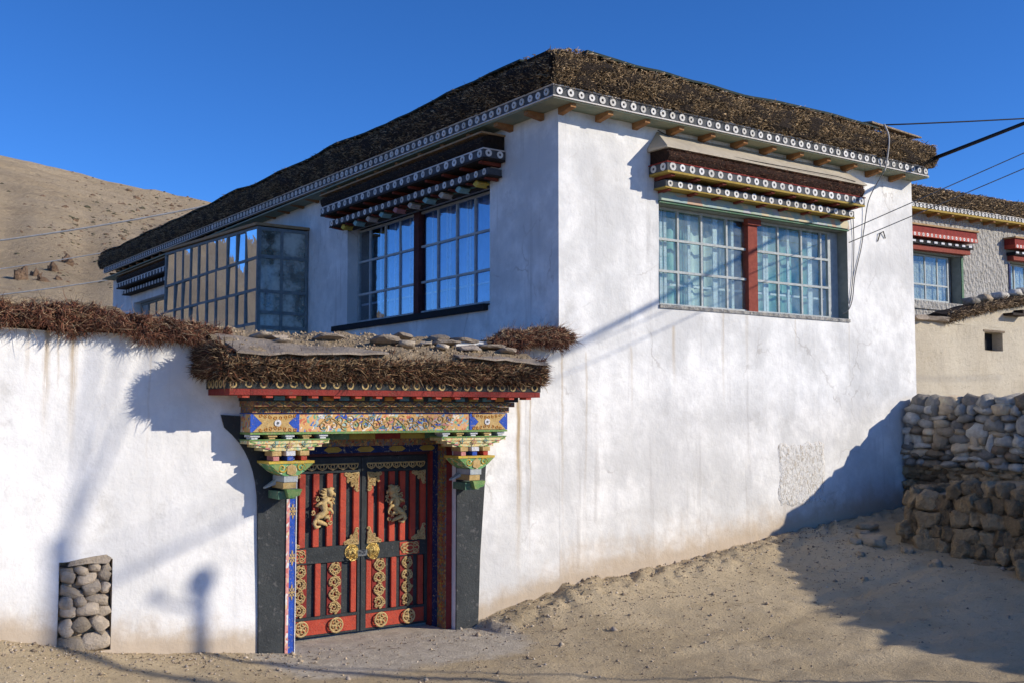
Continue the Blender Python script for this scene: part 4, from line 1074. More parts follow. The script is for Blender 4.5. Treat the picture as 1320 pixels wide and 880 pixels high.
# ---- lintel layers above the doors (recessed, shaded)
mb = MB(FG); mb.box((-3.474, -.48, 1.985), (GX1 - .0, -.38, 2.02), 'post_dark_red'); mb.box((-3.474, -.48, 2.02), (GX1, -.32, 2.10), 'paint_navy'); ll = mb.build('door_head', gate, FG(-2.5, -.3, 2))
for i in range(5):
    s = -3.3 + i * .4; mb = MB(FG); mb.prism([(s - .11, 2.06), (s - .06, 2.03), (s + .06, 2.03), (s + .11, 2.06), (s + .06, 2.09), (s - .06, 2.09)], -.3205, -.312, 'timber_yellow'); mb.build('lozenge', ll, FG(s, -.21, 2.06))
mb = MB(FG); mb.box((-3.474, -.48, 2.101), (GX1, -.20, 2.18), 'paint_dim_scroll'); mb.build('carved_strip', gate, FG(-2.5, -.2, 2.1))
mb = MB(FG)
for i in range(6): mb.box((-3.474 + i * .315, -.48, 2.181), (-3.474 + (i + 1) * .315 - .004, -.03, 2.25), ['gate_red_dark', 'paint_green', 'timber_yellow', 'gate_red_dark', 'timber_yellow', 'paint_green'][i])
mb.build('painted_strip', gate, FG(-2.5, -.1, 2.2))
# ---- main painted beam
BX0, BX1, BO = -4.09, -1.00, .30
mb = MB(FG); mb.box((BX0, .002, 2.275), (BX1, BO, 2.455), 'paint_scroll'); mb.box((BX0 - .004, .002, 2.252), (BX1 + .004, BO + .008, 2.273), 'paint_leaf'); mb.box((BX0 - .004, .002, 2.457), (BX1 + .004, BO + .004, 2.466), 'paint_blue')
beam = mb.build('beam', gate, FG(-2.55, .1, 2.27))
for e, sg in ((BX0, 1), (BX1, -1)):
    q = lambda a: e + sg * a
    mb = MB(FG); mb.prism([(q(-.004), 2.277), (q(.018), 2.277), (q(.115), 2.366), (q(.018), 2.455), (q(-.004), 2.455)], BO + .0005, BO + .009, 'paint_blue')
    mb.build('blue_panel', beam, FG(q(.1), BO, 2.36)); mb = MB(FG); mb.prism([(q(.515), 2.277), (q(.515), 2.455), (q(.49), 2.455), (q(.40), 2.366), (q(.49), 2.277)], BO + .0005, BO + .009, 'paint_blue'); mb.build('blue_panel', beam, FG(q(.5), BO, 2.36))
    mb = MB(FG); mb.prism([(q(.022), 2.279), (q(.486), 2.279), (q(.396), 2.366), (q(.486), 2.453), (q(.022), 2.453), (q(.119), 2.366)], BO + .0005, BO + .010, 'gold_paint')
    gp = mb.build('gold_panel', beam, FG(q(.28), BO, 2.36))
    mb = MB(FG); c0 = q(.28)
    for k in range(8):
        for f in (-1, 1): mb.tube(spiral((q(.10 + k * .052), 2.366 + f * (.052 + .016 * abs(k - 3.5) / 3.5)), .022, 1.1, k, f, 8, BO + .012), .005, 'paint_orange', 4, False)
    mb.lathe([(.038, 0), (.034, .012), (.002, .014)], 'paint_white', (0, 0, 0), seg=10) if False else None
    mb.tube([(c0, BO + .008, 2.366), (c0, BO + .02, 2.366)], .036, 'paint_white', 12); mb.tube([(c0, BO + .02, 2.366), (c0, BO + .024, 2.366)], .014, 'steel', 8)
    mb.build('boss', gp, FG(c0, BO, 2.36), fix=False)
# ornament on the middle of the beam: raised gold scrolls and small coloured leaves
mb = MB(FG)
for i in range(26):
    s = BX0 + .78 + i * (BX1 - BX0 - 1.56) / 25; f = 1 if i % 2 else -1
    mb.tube(spiral((s, 2.366 + f * .03), .05, 1.25, i * 1.3, f, 14, BO + .006), .0050, 'gold_paint', 4, False)
mb.tube([(s, BO + .005, 2.366 + .05 * math.sin(s * 17)) for s in np.linspace(BX0 + .72, BX1 - .72, 80)], .006, 'gold_paint', 4, False)
mb.build('gold_scroll', beam, FG(-2.5, BO, 2.36), fix=False)
for i in range(46):
    s = BX0 + .76 + i * (BX1 - BX0 - 1.52) / 45; z = 2.366 + random.choice((-.055, -.03, .0, .035, .058))
    m = random.choice(['paint_blue', 'paint_teal', 'paint_white', 'paint_pink', 'paint_leaf', 'paint_blue'])
    mb = MB(FG); a = random.uniform(0, 3.1); ca, sa = math.cos(a), math.sin(a); L = random.uniform(.03, .055)
    mb.prism([(s + u * L * ca - v * L * .45 * sa, z + (u * sa * L + v * L * .45 * ca) * .7) for u, v in ((-1, 0), (-.3, .8), (.5, .7), (1, 0), (.4, -.7), (-.4, -.7))], BO + .0005, BO + .004 + (i % 3) * .0012, m); mb.build('leaf', beam, FG(s, BO, z))
# ---- stepped cornice of the gate
tiers = [(2.468, 2.53, .33, 'paint_dim_scroll'), (2.532, 2.585, .42, 'paint_dim_scroll'), (2.587, 2.64, .48, 'gate_black')]
for z0, z1, oo, m in tiers:
    mb = MB(FG); ex = oo * .16; mb.box((BX0 + .06 - ex, .002, z0), (BX1 - .04 + ex, oo, z1), m); t_ = mb.build('cornice_tier', gate, FG(-2.5, oo, z0))
    if z0 == 2.468:
        for i in range(24):
            s = BX0 + .12 + i * .125; mb = MB(FG); mb.tube([(s + .05 * math.cos(a), oo + .004, z0 + .008 + .045 * math.sin(a)) for a in np.linspace(0, math.pi, 8)], .006, 'gold_paint', 4); mb.build('arch', t_, FG(s, oo, z0), fix=False)
    elif z0 == 2.532:
        mb = MB(FG); mb.tube([(BX0 + .1 + i * .067, oo + .004, z0 + (.008 if i % 2 else .046)) for i in range(45)], .006, 'gold_paint', 4); mb.build('zigzag', t_, FG(-2.5, oo, z0), fix=False)
    else:
        for i in range(16):
            s = BX0 + .22 + i * .176; mb = MB(FG); mb.box((s - .055, oo, z0 + .006), (s + .055, oo + .02, z1 - .006), ('paint_teal', 'timber_yellow', 'paint_teal', 'paint_orange')[i % 4]); mb.build('block', t_, FG(s, oo, z0))
mb = MB(FG); mb.box((-4.42, .002, 2.642), (-.74, .60, 2.70), 'fascia_red'); fas = mb.build('fascia', gate, FG(-2.5, .3, 2.65))
for i in range(15):
    s = -4.25 + i * .24; mb = MB(FG); mb.box((s - .035, .45, 2.615), (s + .035, .585, 2.641), 'gate_red'); mb.build('rafter', fas, FG(s, .5, 2.63))
mb = MB(FG); mb.box((-4.44, .002, 2.702), (-.72, .585, 2.80), 'gate_black'); db = mb.build('disc_board', gate, FG(-2.5, .5, 2.75))
discs(FG, db, -4.38, -.80, .158, .590, 2.75, .085, RING, wob=.01)
FGe = Frame((-4.44, 0), (0, -1), (-1, 0))
discs(FGe, db, .1, .52, .10, .006, 2.75, .085, RING)
# ---- brackets
def bracket(cx, w_=1.0):
    o0 = .10
    def tier(zt, zb, wt, wb, oo, m, name, p, steps=3):
        mb = MB(FG); h = (zt - zb) / steps
        for i in range(steps):
            a = wt + (wb - wt) * i / (steps - .0); mb.box((cx - a / 2, .03, zt - h * (i + 1) + .0015), (cx + a / 2, oo - .012 * i, zt - h * i), m[i % len(m)])
        return mb.build(name, p, FG(cx, oo, zb))
    br = tier(2.19, 2.085, .86 * w_, .40 * w_, .29, ['paint_cream_scroll'], 'bracket', gate)
    mb = MB(FG); mb.box((cx - .435 * w_, .03, 2.191), (cx + .435 * w_, .302, 2.203), 'paint_leaf'); mb.build('edge_strip', br, FG(cx, .2, 2.2))
    for i in range(5):
        s = cx + (i - 2) * .185 * w_; m = ('paint_white', 'gold_paint')[i % 2]
        mb = MB(FG); mb.box((s - .05, .12, 2.225), (s + .05, .285, 2.25), m); mb.box((s - .034, .13, 2.203), (s + .034, .27, 2.225), m); mb.build('block', br, FG(s, .2, 2.2), bevel=.004)
    for i in range(3):
        s = cx + (i - 1) * .15 * w_; m = ('gold_paint', 'paint_white')[i % 2]
        mb = MB(FG); mb.box((s - .05, .12, 2.035), (s + .05, .315, 2.083), m); mb.box((s - .032, .13, 1.985), (s + .032, .30, 2.034), ('paint_pink', 'paint_blue', 'gate_red')[i]); mb.build('block', br, FG(s, .2, 2.0), bevel=.004)
    mb = MB(FG); mb.box((cx - .245 * w_, .03, 1.958), (cx + .245 * w_, .345, 1.983), 'paint_yellow')
    mb.prism([(cx - .235 * w_, 1.957), (cx + .235 * w_, 1.957), (cx + .14, 1.875), (cx + .07, 1.835), (cx - .07, 1.835), (cx - .14, 1.875)], .03, .332, 'paint_leaf_scroll'); mb.build('capital', br, FG(cx, .2, 1.9))
    mb = MB(FG)
    for e in (-1, 1): mb.tube(spiral((cx + e * .10, 1.915), .05, 1.2, 0, e, 12, .336), .009, 'paint_yellow', 4, False)
    mb.prism([(cx - .235, 1.955), (cx - .13, 1.955), (cx - .10, 1.90), (cx - .15, 1.885)], .3322, .340, 'paint_leaf'); mb.prism([(cx + .235, 1.955), (cx + .13, 1.955), (cx + .10, 1.90), (cx + .15, 1.885)], .3322, .340, 'paint_leaf')
    mb.prism([(cx - .05, 1.86), (cx, 1.84), (cx + .05, 1.86), (cx + .045, 1.93), (cx, 1.955), (cx - .045, 1.93)], .3325, .344, 'gold_paint'); mb.build('lotus', br, FG(cx, .26, 1.9), fix=False)
    # red and scalloped outline under the steps
    mb = MB(FG)
    for e in (-1, 1):
        for i in range(5): mb.tube([(cx + e * (.42 - i * .052) * w_, .285 - .004 * i, 2.18 - i * .02), (cx + e * (.36 - i * .052) * w_, .285 - .004 * i, 2.165 - i * .02)], .010, ('paint_leaf', 'paint_pink')[i % 2], 5)
    mb.build('scallop_edge', br, FG(cx, .28, 2.1), fix=False)
    flower(FG, (cx, .2905, 2.14), .045, br, ('gold_paint', 'paint_pink'))
    for e in (-.16, .16): flower(FG, (cx + e, .2905, 2.15), .034, br, ('paint_teal', 'paint_cream_scroll'))
    mb = MB(FG); mb.box((cx - .075, .03, 1.77), (cx + .075, .325, 1.833), 'frame_greywhite'); mb.box((cx - .08, .03, 1.705), (cx + .06, .315, 1.769), 'gold_paint'); mb.build('neck', br, FG(cx, .2, 1.75), bevel=.004)
    mb = MB(FG); mb.box((cx - .12, .03, 1.60), (cx + .07, .29, 1.68), 'paint_green'); mb.prism([(cx - .03, 1.61), (cx + .085, 1.64), (cx + .11, 1.70), (cx - .06, 1.702)], .29, .36, 'paint_leaf'); mb.build('base_block', br, FG(cx, .1, 1.6))
    mb = MB(FG); mb.hexa([(cx - .18, .04, 1.70), (cx - .05, .04, 1.74), (cx - .05, .14, 1.75), (cx - .18, .09, 1.70)], [(cx - .18, .04, 1.712), (cx - .05, .04, 1.80), (cx - .05, .14, 1.80), (cx - .18, .09, 1.712)], 'frame_greywhite'); mb.build('wing', br, FG(cx - .1, .1, 1.7))
bracket(-3.665); bracket(-1.44)
# ---- roof of the gate: brush, earth top, slate sheet, loose stones
def groof():
    x0, x1 = -4.50, -.72
    GB = [(.12, .065, .038), (.05, .03, .02), (.20, .115, .06), (.03, .02, .014), (.42, .29, .16), (.17, .065, .035), (.07, .04, .025)]
    zt = lambda s: .03 * mnoise.noise(Vector((s * 2, 1, 0))) + .02 * math.sin(s * 2)
    b = brush_face(FG, x0, x1, 2.805, 3.03, .60, 15000, GB, L=(.05, .15), rad=(.003, .007), core='brush_core', parent=gate, depth=1.0, name='roof_brush', ztop=zt, amp=.09, tight=2.2)
    # drooping twigs over the disc board and messy ends
    N = 2600; s = rng.uniform(x0, x1, N); P = np.array([FG(a, .6 + rng.uniform(-.03, .05), 2.85) for a in s])
    D = np.array([0, -.7, -.6])[None] + rng.normal(size=(N, 3)) * .35
    wgt = rng.random(N) < np.interp(s, [-4.5, -3, -1.6, -.7], [.15, .5, 1, .8])
    sets = [twigs(P[wgt], D[wgt], rng.uniform(.05, .13, int(wgt.sum())), rng.uniform(.002, .005, int(wgt.sum())), pick(GB, int(wgt.sum()), .3))]
    for xe, sg, n in ((x0, -1, 6000), (x1, 1, 3500)):
        P = np.stack([np.full(n, xe) + sg * rng.uniform(-.05, .03, n), -rng.uniform(-.3, .62, n), rng.uniform(2.80, 3.06, n) + (0.05 if sg < 0 else 0)], 1)
        D = np.array([sg * 1., -.25, -.1])[None] + rng.normal(size=(n, 3)) * .6
        sets.append(twigs(P, D, rng.uniform(.06, .17, n), rng.uniform(.003, .006, n), pick(GB, n, .3)))
    twig_part('twigs', sets, b, origin=FG((x0 + x1) / 2, .6, 2.805))
    # earth top
    def T(s, t, nz): return FG(s, .64 - 1.35 * t, 3.045 + zt(s) + .02 * mnoise.noise(Vector((s * 9, t * 9, 0))) + .40 * max(0, t) ** .9 + nz - .5 * max(0, t - .8) + .05 * math.sin((s + 4.4) / 3.7 * math.pi) * -t)
    TE = lambda a, t, nz: T(a, t, nz) - Vector((0, 0, .11 if t < .01 else 0))
    V, F, _ = noisy_grid(TE, x0 + .05, x1 - .02, 120, -.04, 1, 36, .06, '', '', None, freq=5)
    mb = MB(); mb.add(V, F, 'roof_earth'); mb.build('roof_earth', gate, FG(-2.5, .2, 3.1), smooth=True, fix=True)
    # slate sheet, front left and thinner strip to the right
    def sheet(a, b, t0, t1, name='slate_sheet', m='slate', lift=.03):
        n = max(4, int((b - a) / .15)); V = []
        for j in range(2):
            for i in range(n + 1):
                s = a + (b - a) * i / n; t = (t0(s) if j == 0 else t1(s)); p = T(s, t, lift + .012 * mnoise.noise(Vector((s * 3, t, 0)))); V.append(p)
        k = len(V); V += [p - Vector((0, 0, .02)) for p in V]
        F = [(i, i + 1, n + 2 + i, n + 1 + i) for i in range(n)]
        F += [tuple(k + q for q in f[::-1]) for f in F] + [(i, k + i, k + i + 1, i + 1) for i in range(n)] + [(n + 1 + i, n + 2 + i, k + n + 2 + i, k + n + 1 + i) for i in range(n)] + [(0, n + 1, k + n + 1, k), (n, k + n, k + 2 * n + 1, 2 * n + 1)]
        mb = MB(); mb.add(V, F, m); return mb.build(name, gate, T((a + b) / 2, .1, 0), fix=True)
    sheet(x0 + .12, -2.75, lambda s: -.05 + .02 * math.sin(s * 4), lambda s: np.interp(s, [-4.4, -4.1, -3.6, -2.9, -2.7], [.50, .44, .30, .10, .0]), lift=.025)
    sheet(-1.9, x1 + .02, lambda s: -.05 + .02 * math.sin(s * 5), lambda s: np.interp(s, [-2.5, -1.6, -.7], [.06, .05, .12]), lift=.022)
    for s, t, w_, d_, h, r in ((-3.92, .42, .16, .2, .07, .5), (-3.72, .45, .24, .2, .05, .1), (-3.75, .30, .16, .12, .06, .3), (-2.55, .30, .30, .22, .10, .2), (-2.35, .24, .2, .16, .06, -.4), (-3.1, .5, .34, .2, .04, .1), (-2.2, .52, .26, .2, .05, .2),
                               (-1.72, .42, .34, .24, .06, .05), (-1.50, .28, .26, .18, .05, -.2), (-1.35, .52, .30, .22, .08, .3), (-1.15, .36, .40, .24, .06, .0), (-1.05, .22, .30, .2, .05, .15), (-1.9, .22, .2, .14, .05, .5), (-1.62, .62, .3, .2, .07, 0), (-.95, .5, .24, .2, .07, .4), (-2.0, .36, .14, .12, .05, .8)):
        stone(ST_FLAT if w_ > .22 else ST_NICHE, gate, T(s, t, .03 + h * .3), (w_ * random.uniform(.7, 1.1), d_ * 1.1, h * random.uniform(.6, 1.2)), (random.uniform(-.25, .15), random.uniform(-.12, .12), r))
    # pebbly earth
    N = 900
    mbp = MB()
    for _ in range(N):
        s = random.uniform(x0 + .2, x1 - .1); t = random.uniform(.08, .95); p = T(s, t, .008); r = random.uniform(.008, .028)
        mbp.add([p + Vector((r, 0, 0)), p + Vector((-r * .6, r * .8, 0)), p + Vector((-r * .6, -r * .8, 0)), p + Vector((0, 0, r))], [(0, 1, 3), (1, 2, 3), (2, 0, 3)], random.choice(('roof_earth', 'earth', 'stone_tan')))
    o = mbp.build('gravel', gate, FG(-2.5, 0, 3.1), fix=False); o['kind'] = 'stuff'
groof()

# =================================================================== DRY STONE WALL (right) and rubble bank
sw = empty('stone_wall', (7.3, -1, .9), 'dry stone wall of rounded grey river stones running out from the house corner', 'wall')
def face_rows(parent, P, s0, s1, z0f, z1f, hmin, hmax, wmin, wmax, meshes, depth, rot, jit=.35, name='stone', big=.12):
    """pack courses of stones on a facade P(s, o, z)"""
    z = z0f; row = 0
    while z < z1f:
        h = random.uniform(hmin, hmax); s = s0 - random.uniform(0, wmax * .5)
        while s < s1:
            w_ = random.uniform(wmin, wmax) * (1.3 if random.random() < big else 1); hh = h * random.uniform(.75, 1.3); bg_ = random.random() < .13; hh *= 1.75 if bg_ else 1; w_ *= 1.15 if bg_ else 1
            stone(meshes, parent, P(s + w_ / 2, random.uniform(-.03, .03), z + h / 2 + random.uniform(-.015, .015)), (w_ * 1.12, depth * random.uniform(.8, 1.15), hh * 1.18),
                  (random.uniform(-.2, .2), random.uniform(-jit, jit) * .5, rot + random.uniform(-jit, jit)), name)
            s += w_
        z += h * .93; row += 1
FS = Frame((7.1, 0), (0, -1), (-1, 0))
mb = MB(FS); mb.box((.0, -.5, .2), (3.55, -.09, 2.60), 'earth'); mb.build('core', sw, FS(1.5, -.3, 1))
face_rows(sw, FS, .08, 3.6, 1.62, 2.52, .085, .165, .12, .33, ST_ROUND + ST_ROUND + ST_CHIP, .30, R_(90))
# crowning boulders
s = .05
while s < 3.6:
    w_ = random.uniform(.16, .42); stone(ST_ROUND + ST_CHIP, sw, FS(s + w_ / 2, random.uniform(-.16, -.02), 2.60 + random.uniform(-.03, .05)), (w_ * 1.05, random.uniform(.3, .42), random.uniform(.18, .30)), (random.uniform(-.3, .3), random.uniform(-.3, .3), R_(90) + random.uniform(-.4, .4))); s += w_ * .86
# mud-packed base courses
face_rows(sw, FS, .05, 3.4, .95, 1.60, .07, .12, .14, .34, ST_BLOCK, .24, R_(90), jit=.2)
# the wall goes on out of the picture towards the street: rough masonry, one mass
def wall_far():
    V = []; n = 110
    prof = [(.12, -.3), (.08, 1.2), (.05, 2.55), (.0, 2.70), (-.3, 2.72), (-.5, 2.5), (-.5, -.3)]
    for i in range(n + 1):
        s = 3.5 + 12.0 * i / n; dz = .13 * min(s - 3, 6.5) + .10 * mnoise.noise(Vector((s * 4, 0, 0))) + .05 * mnoise.noise(Vector((s * 11, 0, 0)))
        for o, z in prof: V.append(FS(s, o + .03 * mnoise.noise(Vector((s * 6, z * 6, 0))), z + (dz if z > 2.4 else 0)))
    k = len(prof); F = [(i * k + j, i * k + (j + 1) % k, (i + 1) * k + (j + 1) % k, (i + 1) * k + j) for i in range(n) for j in range(k)] + [tuple(range(k)), tuple(n * k + j for j in range(k))]
    mb = MB(); mb.add(V, F, 'stone_tan'); mb.build('masonry', sw, FS(6, 0, .5), fix=True)
wall_far()
FB = Frame((5.45, -1.28), (.02, -1), (-1, .02))
rb = empty('rubble_wall', (5.35, -2.2, .5), 'low brown retaining wall of squared mud-coated stones below the dry stone wall', 'wall')
def ftop(s): return 1.38 + .10 * s
mb = MB(FB); mb.hexa([(.05, -1.7, -.1), (2.9, -1.7, -.3), (2.9, -.12, -.3), (.05, -.12, -.1)], [(.05, -1.7, 1.45), (2.9, -1.7, 1.66), (2.9, -.2, 1.50), (.05, -.2, 1.28)], 'earth'); mb.build('core', rb, FB(1.2, -.5, .5))
z = .18; row = 0
while z < 1.5:
    h = random.uniform(.12, .24); s = -.05 - random.uniform(0, .1)
    while s < 2.7:
        w_ = random.choice((random.uniform(.12, .20), random.uniform(.2, .36))); top = ftop(s + w_ / 2)
        if z + h * .6 < top and z + h > float(gz(5.2, -1.15 - s)) - .05:
            stone(ST_BLOCK, rb, FB(s + w_ / 2, .02 + (1.4 - z) * .13 + random.uniform(-.05, .05), z + h / 2 + random.uniform(-.03, .03)), (w_ * 1.12, .30, h * random.uniform(1.0, 1.3)), (random.uniform(-.3, .3), random.uniform(-.35, .35), R_(90) + random.uniform(-.5, .5)))
        s += w_ * .97
    z += h * .95
for i in range(5):                                  # short return towards the house
    for j in range(4):
        stone(ST_BLOCK, rb, (5.60 + i * .25, -1.28 + random.uniform(-.04, .04), .82 + j * .17), (.25, .26, .19), (random.uniform(-.2, .2), random.uniform(-.2, .2), random.uniform(-.4, .4)))
for i, (x, y, z, a) in enumerate(((5.05, -3.2, .45, .42), (4.95, -3.45, .25, .36), (5.0, -3.0, .22, .34), (5.2, -3.35, .85, .40), (5.3, -3.5, 1.25, .36), (4.85, -3.1, .1, .3))):
    stone(ST_BLOCK, rb, (x, y, z), (a, a * 1.1, a * .75), (random.uniform(-.4, .4), random.uniform(-.4, .4), random.uniform(0, 3)))
def bank():
    V = []; n = 44; m_ = 22; cx, cy = 6.4, -4.75; rx, ry = 1.55, 1.75
    for j in range(m_ + 1):
        t = j / m_
        for i in range(n):
            a = 2 * math.pi * i / n; k = t * (1 + .16 * mnoise.noise(Vector((math.cos(a) * 1.5, math.sin(a) * 1.5, 2))))
            x, y = cx + rx * k * math.cos(a), cy + ry * k * math.sin(a)
            V.append((x, y, max(float(gz(x, y)) - .1, 0) + (1.15 * (1 - t ** 2.6) if t < 1 else -.2) + .09 * mnoise.fractal(Vector((x * 2.5, y * 2.5, 1)), 1, 2, 4)))
    F = [(j * n + i, j * n + (i + 1) % n, (j + 1) * n + (i + 1) % n, (j + 1) * n + i) for j in range(m_) for i in range(n)]
    mb = MB(); mb.add(V, F, 'earth'); o = mb.build('earth_bank', None, (6.4, -4.75, .5), smooth=True); o['kind'] = 'structure'
bank()
# clods of earth at the foot of the bank
clod = [((4.75, -1.05), .34, .20), ((4.95, -.75), .22, .14), ((4.55, -.9), .16, .10), ((5.3, -.55), .30, .14), ((4.2, -1.25), .14, .07), ((4.9, -1.5), .18, .1), ((4.62, -2.1), .2, .12), ((3.4, -1.9), .10, .06)]
cl_labels = ['largest brown earth clod beside the left end of the rubble wall', 'earth clod behind the largest clod, towards the white house wall', 'small earth clod just left of the largest clod', 'flat earth clod between the rubble wall and the foot of the white house', 'small low clod on the shaded ground left of the others', 'small clod against the foot of the rubble wall', 'clod at the foot of the rubble wall, nearest the camera', 'little lone stone on the ground near the shadow edge']
for ((x, y), a, h), lb in zip(clod, cl_labels):
    o = stone(ST_CLOD, None, (x, y, G(x, y) + h * .12), (a, a * .8, h), (random.uniform(-.2, .2), random.uniform(-.2, .2), random.uniform(0, 3)), 'earth_clod'); tag(o, lb, 'clod', 'earth clods below the stone walls')

# pebbles and crumbs on the ground
def pebbles(N):
    x = rng.uniform(-7, 5.2, N); y = -np.abs(rng.normal(0, 1.9, N)) - .02; near = rng.random(N) < .35
    y[near] = -np.abs(rng.normal(0, .30, int(near.sum())))
    keep = (y > -6) & ~((x > -3.5) & (x < -1.5) & (y > -1.6) & (rng.random(N) < .8)); x, y = x[keep], y[keep]; N = len(x)
    r = rng.gamma(1.6, .0036, N) + .003; r[rng.random(N) < .01] *= 2.2
    base = np.array([(1, 0, 0), (-.5, .85, 0), (-.5, -.85, 0), (.1, .1, 1)])
    z = np.array([G(a, b) for a, b in zip(x, y)])
    ang = rng.uniform(0, 6.28, N); V = np.zeros((N, 6, 3)); oct_ = np.array([(1, 0, 0), (0, 1, 0), (-1, 0, 0), (0, -1, 0), (0, 0, .8), (0, 0, -.8)])
    for k in range(6):
        p = oct_[k][None] * rng.uniform(.6, 1.2, (N, 1)) * r[:, None]
        V[:, k, 0] = x + p[:, 0] * np.cos(ang) - p[:, 1] * np.sin(ang); V[:, k, 1] = y + p[:, 0] * np.sin(ang) + p[:, 1] * np.cos(ang); V[:, k, 2] = z + p[:, 2] + r * .2
    F = np.array([(0, 1, 4), (1, 2, 4), (2, 3, 4), (3, 0, 4), (1, 0, 5), (2, 1, 5), (3, 2, 5), (0, 3, 5)])[None] + (np.arange(N) * 6)[:, None, None]
    C = pick([(.42, .33, .23), (.30, .235, .165), (.50, .42, .32), (.36, .30, .24), (.22, .17, .12)], N, .15)
    me = np_mesh('gravel', V.reshape(-1, 3), F.reshape(-1, 3), ['twig'], np.repeat(C, 6, axis=0))
    o = bpy.data.objects.new('gravel', me); link(o, None, (0, 0, 0)); tag(o, 'loose pebbles and crumbs of earth scattered over the dirt yard', 'gravel', kind='stuff')
pebbles(9000)
def litter(N):
    x = rng.uniform(-6.5, 4.6, N); y = -np.abs(rng.normal(0, 1.4, N)) - .05; k = y > -5.5; x, y = x[k], y[k]; N = len(x)
    P = np.array([(a, b, G(a, b) + .006) for a, b in zip(x, y)]); D = rng.normal(size=(N, 3)) * np.array([1, 1, .08])
    V, F, T = twigs(P, D, rng.uniform(.03, .13, N), rng.uniform(.0015, .004, N), pick([(.10, .06, .04), (.42, .33, .2), (.2, .13, .08)], N, .2), bend=.25)
    V[:, 2] = np.maximum(V[:, 2], np.repeat(P[:, 2], 7) - .002)
    o = bpy.data.objects.new('litter', np_mesh('litter', V, F, ['twig'], T)); link(o, None, (0, 0, 0)); tag(o, 'fallen twigs and straw strewn over the dirt yard', 'twigs', kind='stuff')
litter(420)

# =================================================================== MUD WALL with a small window
FM = Frame((0, 4.0), (1, 0), (0, -1))
mw = empty('mud_wall', (16, 4, 2), 'tan mud wall with a small square opening, behind the dry stone wall', 'wall')
def mtop(s): return float(np.interp(s, [9, 14.5, 14.6, 16, 18.2, 24], [4.62, 4.58, 4.62, 4.92, 5.28, 5.6]))
mbm, am = facade(FM, 9.0, 24.0, .8, 4.55, [(16.22, 17.02, 3.98, 4.42, .28)], .28, 'mud_wall', 'mud_wall', cell=.3, wob=.05)
mbm.mesh
n0 = len(mbm.v)
tops = np.linspace(9.0, 24.0, 60)
mbm.add([(s, .0, 4.55) for s in tops] + [(s, -.02, max(4.56, mtop(s))) for s in tops] + [(s, -.5, max(4.56, mtop(s))) for s in tops] + [(s, -.5, .8) for s in tops],
        [(r * 60 + i, r * 60 + i + 1, (r + 1) * 60 + i + 1, (r + 1) * 60 + i) for r in range(3) for i in range(59)], 'mud_wall')
mbm.build('wall', mw, FM(16, 0, 2), fix=False)
mb = MB(FM); mb.box((16.15, -.27, 4.425), (17.10, .02, 4.475), 'pole_wood'); mb.build('lintel', mw, FM(16.6, 0, 4.45))
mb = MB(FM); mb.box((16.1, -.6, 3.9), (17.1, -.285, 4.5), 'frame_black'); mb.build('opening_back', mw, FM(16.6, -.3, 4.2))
mb = MB(FM); mb.box((16.225, -.26, 3.985), (16.48, -.22, 4.415), 'mud_wall'); mb.build('window_board', mw, FM(16.3, -.25, 4.2))
mb = MB(FM); mb.box((17.1, -.1, 4.86), (17.8, .25, 4.92), 'timber_dark'); mb.box((17.6, -.1, 4.92), (17.8, .22, 5.02), 'timber_dark'); mb.build('wood_stub', mw, FM(17.4, .1, 4.9))
brm = brush_face(FM, 14.55, 23.9, 4.60, 4.80, .12, 5200, DARK, L=(.08, .22), rad=(.008, .016), core='brush_core', parent=mw, depth=.7, name='brush_coping', ztop=lambda s: mtop(s) - 4.60, amp=.06, tight=1.2) if False else None
def mud_brush():
    N = 5200; s = rng.uniform(14.5, 23.9, N); a = rng.uniform(0, 1, N)
    zt = np.interp(s, [14.5, 14.7, 16, 18.2, 24], [4.60, 4.66, 4.94, 5.30, 5.6])
    P = np.stack([s, 4.0 - .02 - .14 * np.sin(np.pi * a) + .0 * s, zt - .06 + a * .22], 1)
    D = np.array([0, -.8, -.25])[None] + rng.normal(size=(N, 3)) * .55
    sets = [twigs(P, D, rng.uniform(.06, .16, N), rng.uniform(.007, .014, N), pick(DARK + TAN[:2], N, .3))]
    V = []; n = 60; ss = np.linspace(14.5, 23.9, n)
    for x in ss:
        zz = float(np.interp(x, [14.5, 14.7, 16, 18.2, 24], [4.60, 4.66, 4.94, 5.30, 5.6]))
        for o, dz in ((.03, -.06), (.13, .03), (.10, .13), (-.2, .18), (-.6, .14), (-.6, -.1)): V.append(FM(x, o + .03 * mnoise.noise(Vector((x * 4, o * 9, 0))), zz + dz + .04 * mnoise.noise(Vector((x * 3, dz * 9, 0)))))
    F = [(i * 6 + j, i * 6 + (j + 1) % 6, (i + 1) * 6 + (j + 1) % 6, (i + 1) * 6 + j) for i in range(n - 1) for j in range(6)] + [tuple(range(6)), tuple((n - 1) * 6 + j for j in range(6))]
    mb = MB(); mb.add(V, F, 'brush_core'); c = mb.build('brush_coping', mw, FM(18, 0, 5)); twig_part('twigs', sets, c, origin=FM(18, 0, 5))
    for x in (15.9, 16.5, 17.2, 17.9, 18.3): stone(ST_ROUND, mw, FM(x, -.15, float(np.interp(x, [14.5, 14.7, 16, 18.2, 24], [4.60, 4.66, 4.94, 5.30, 5.6])) + .24), (.4, .35, .2))
    for x in (13.5, 13.9, 14.35): stone(ST_FLAT, mw, FM(x, -.05, 4.62), (.5, .45, .13), (0, 0, random.uniform(-.3, .3)))
mud_brush()

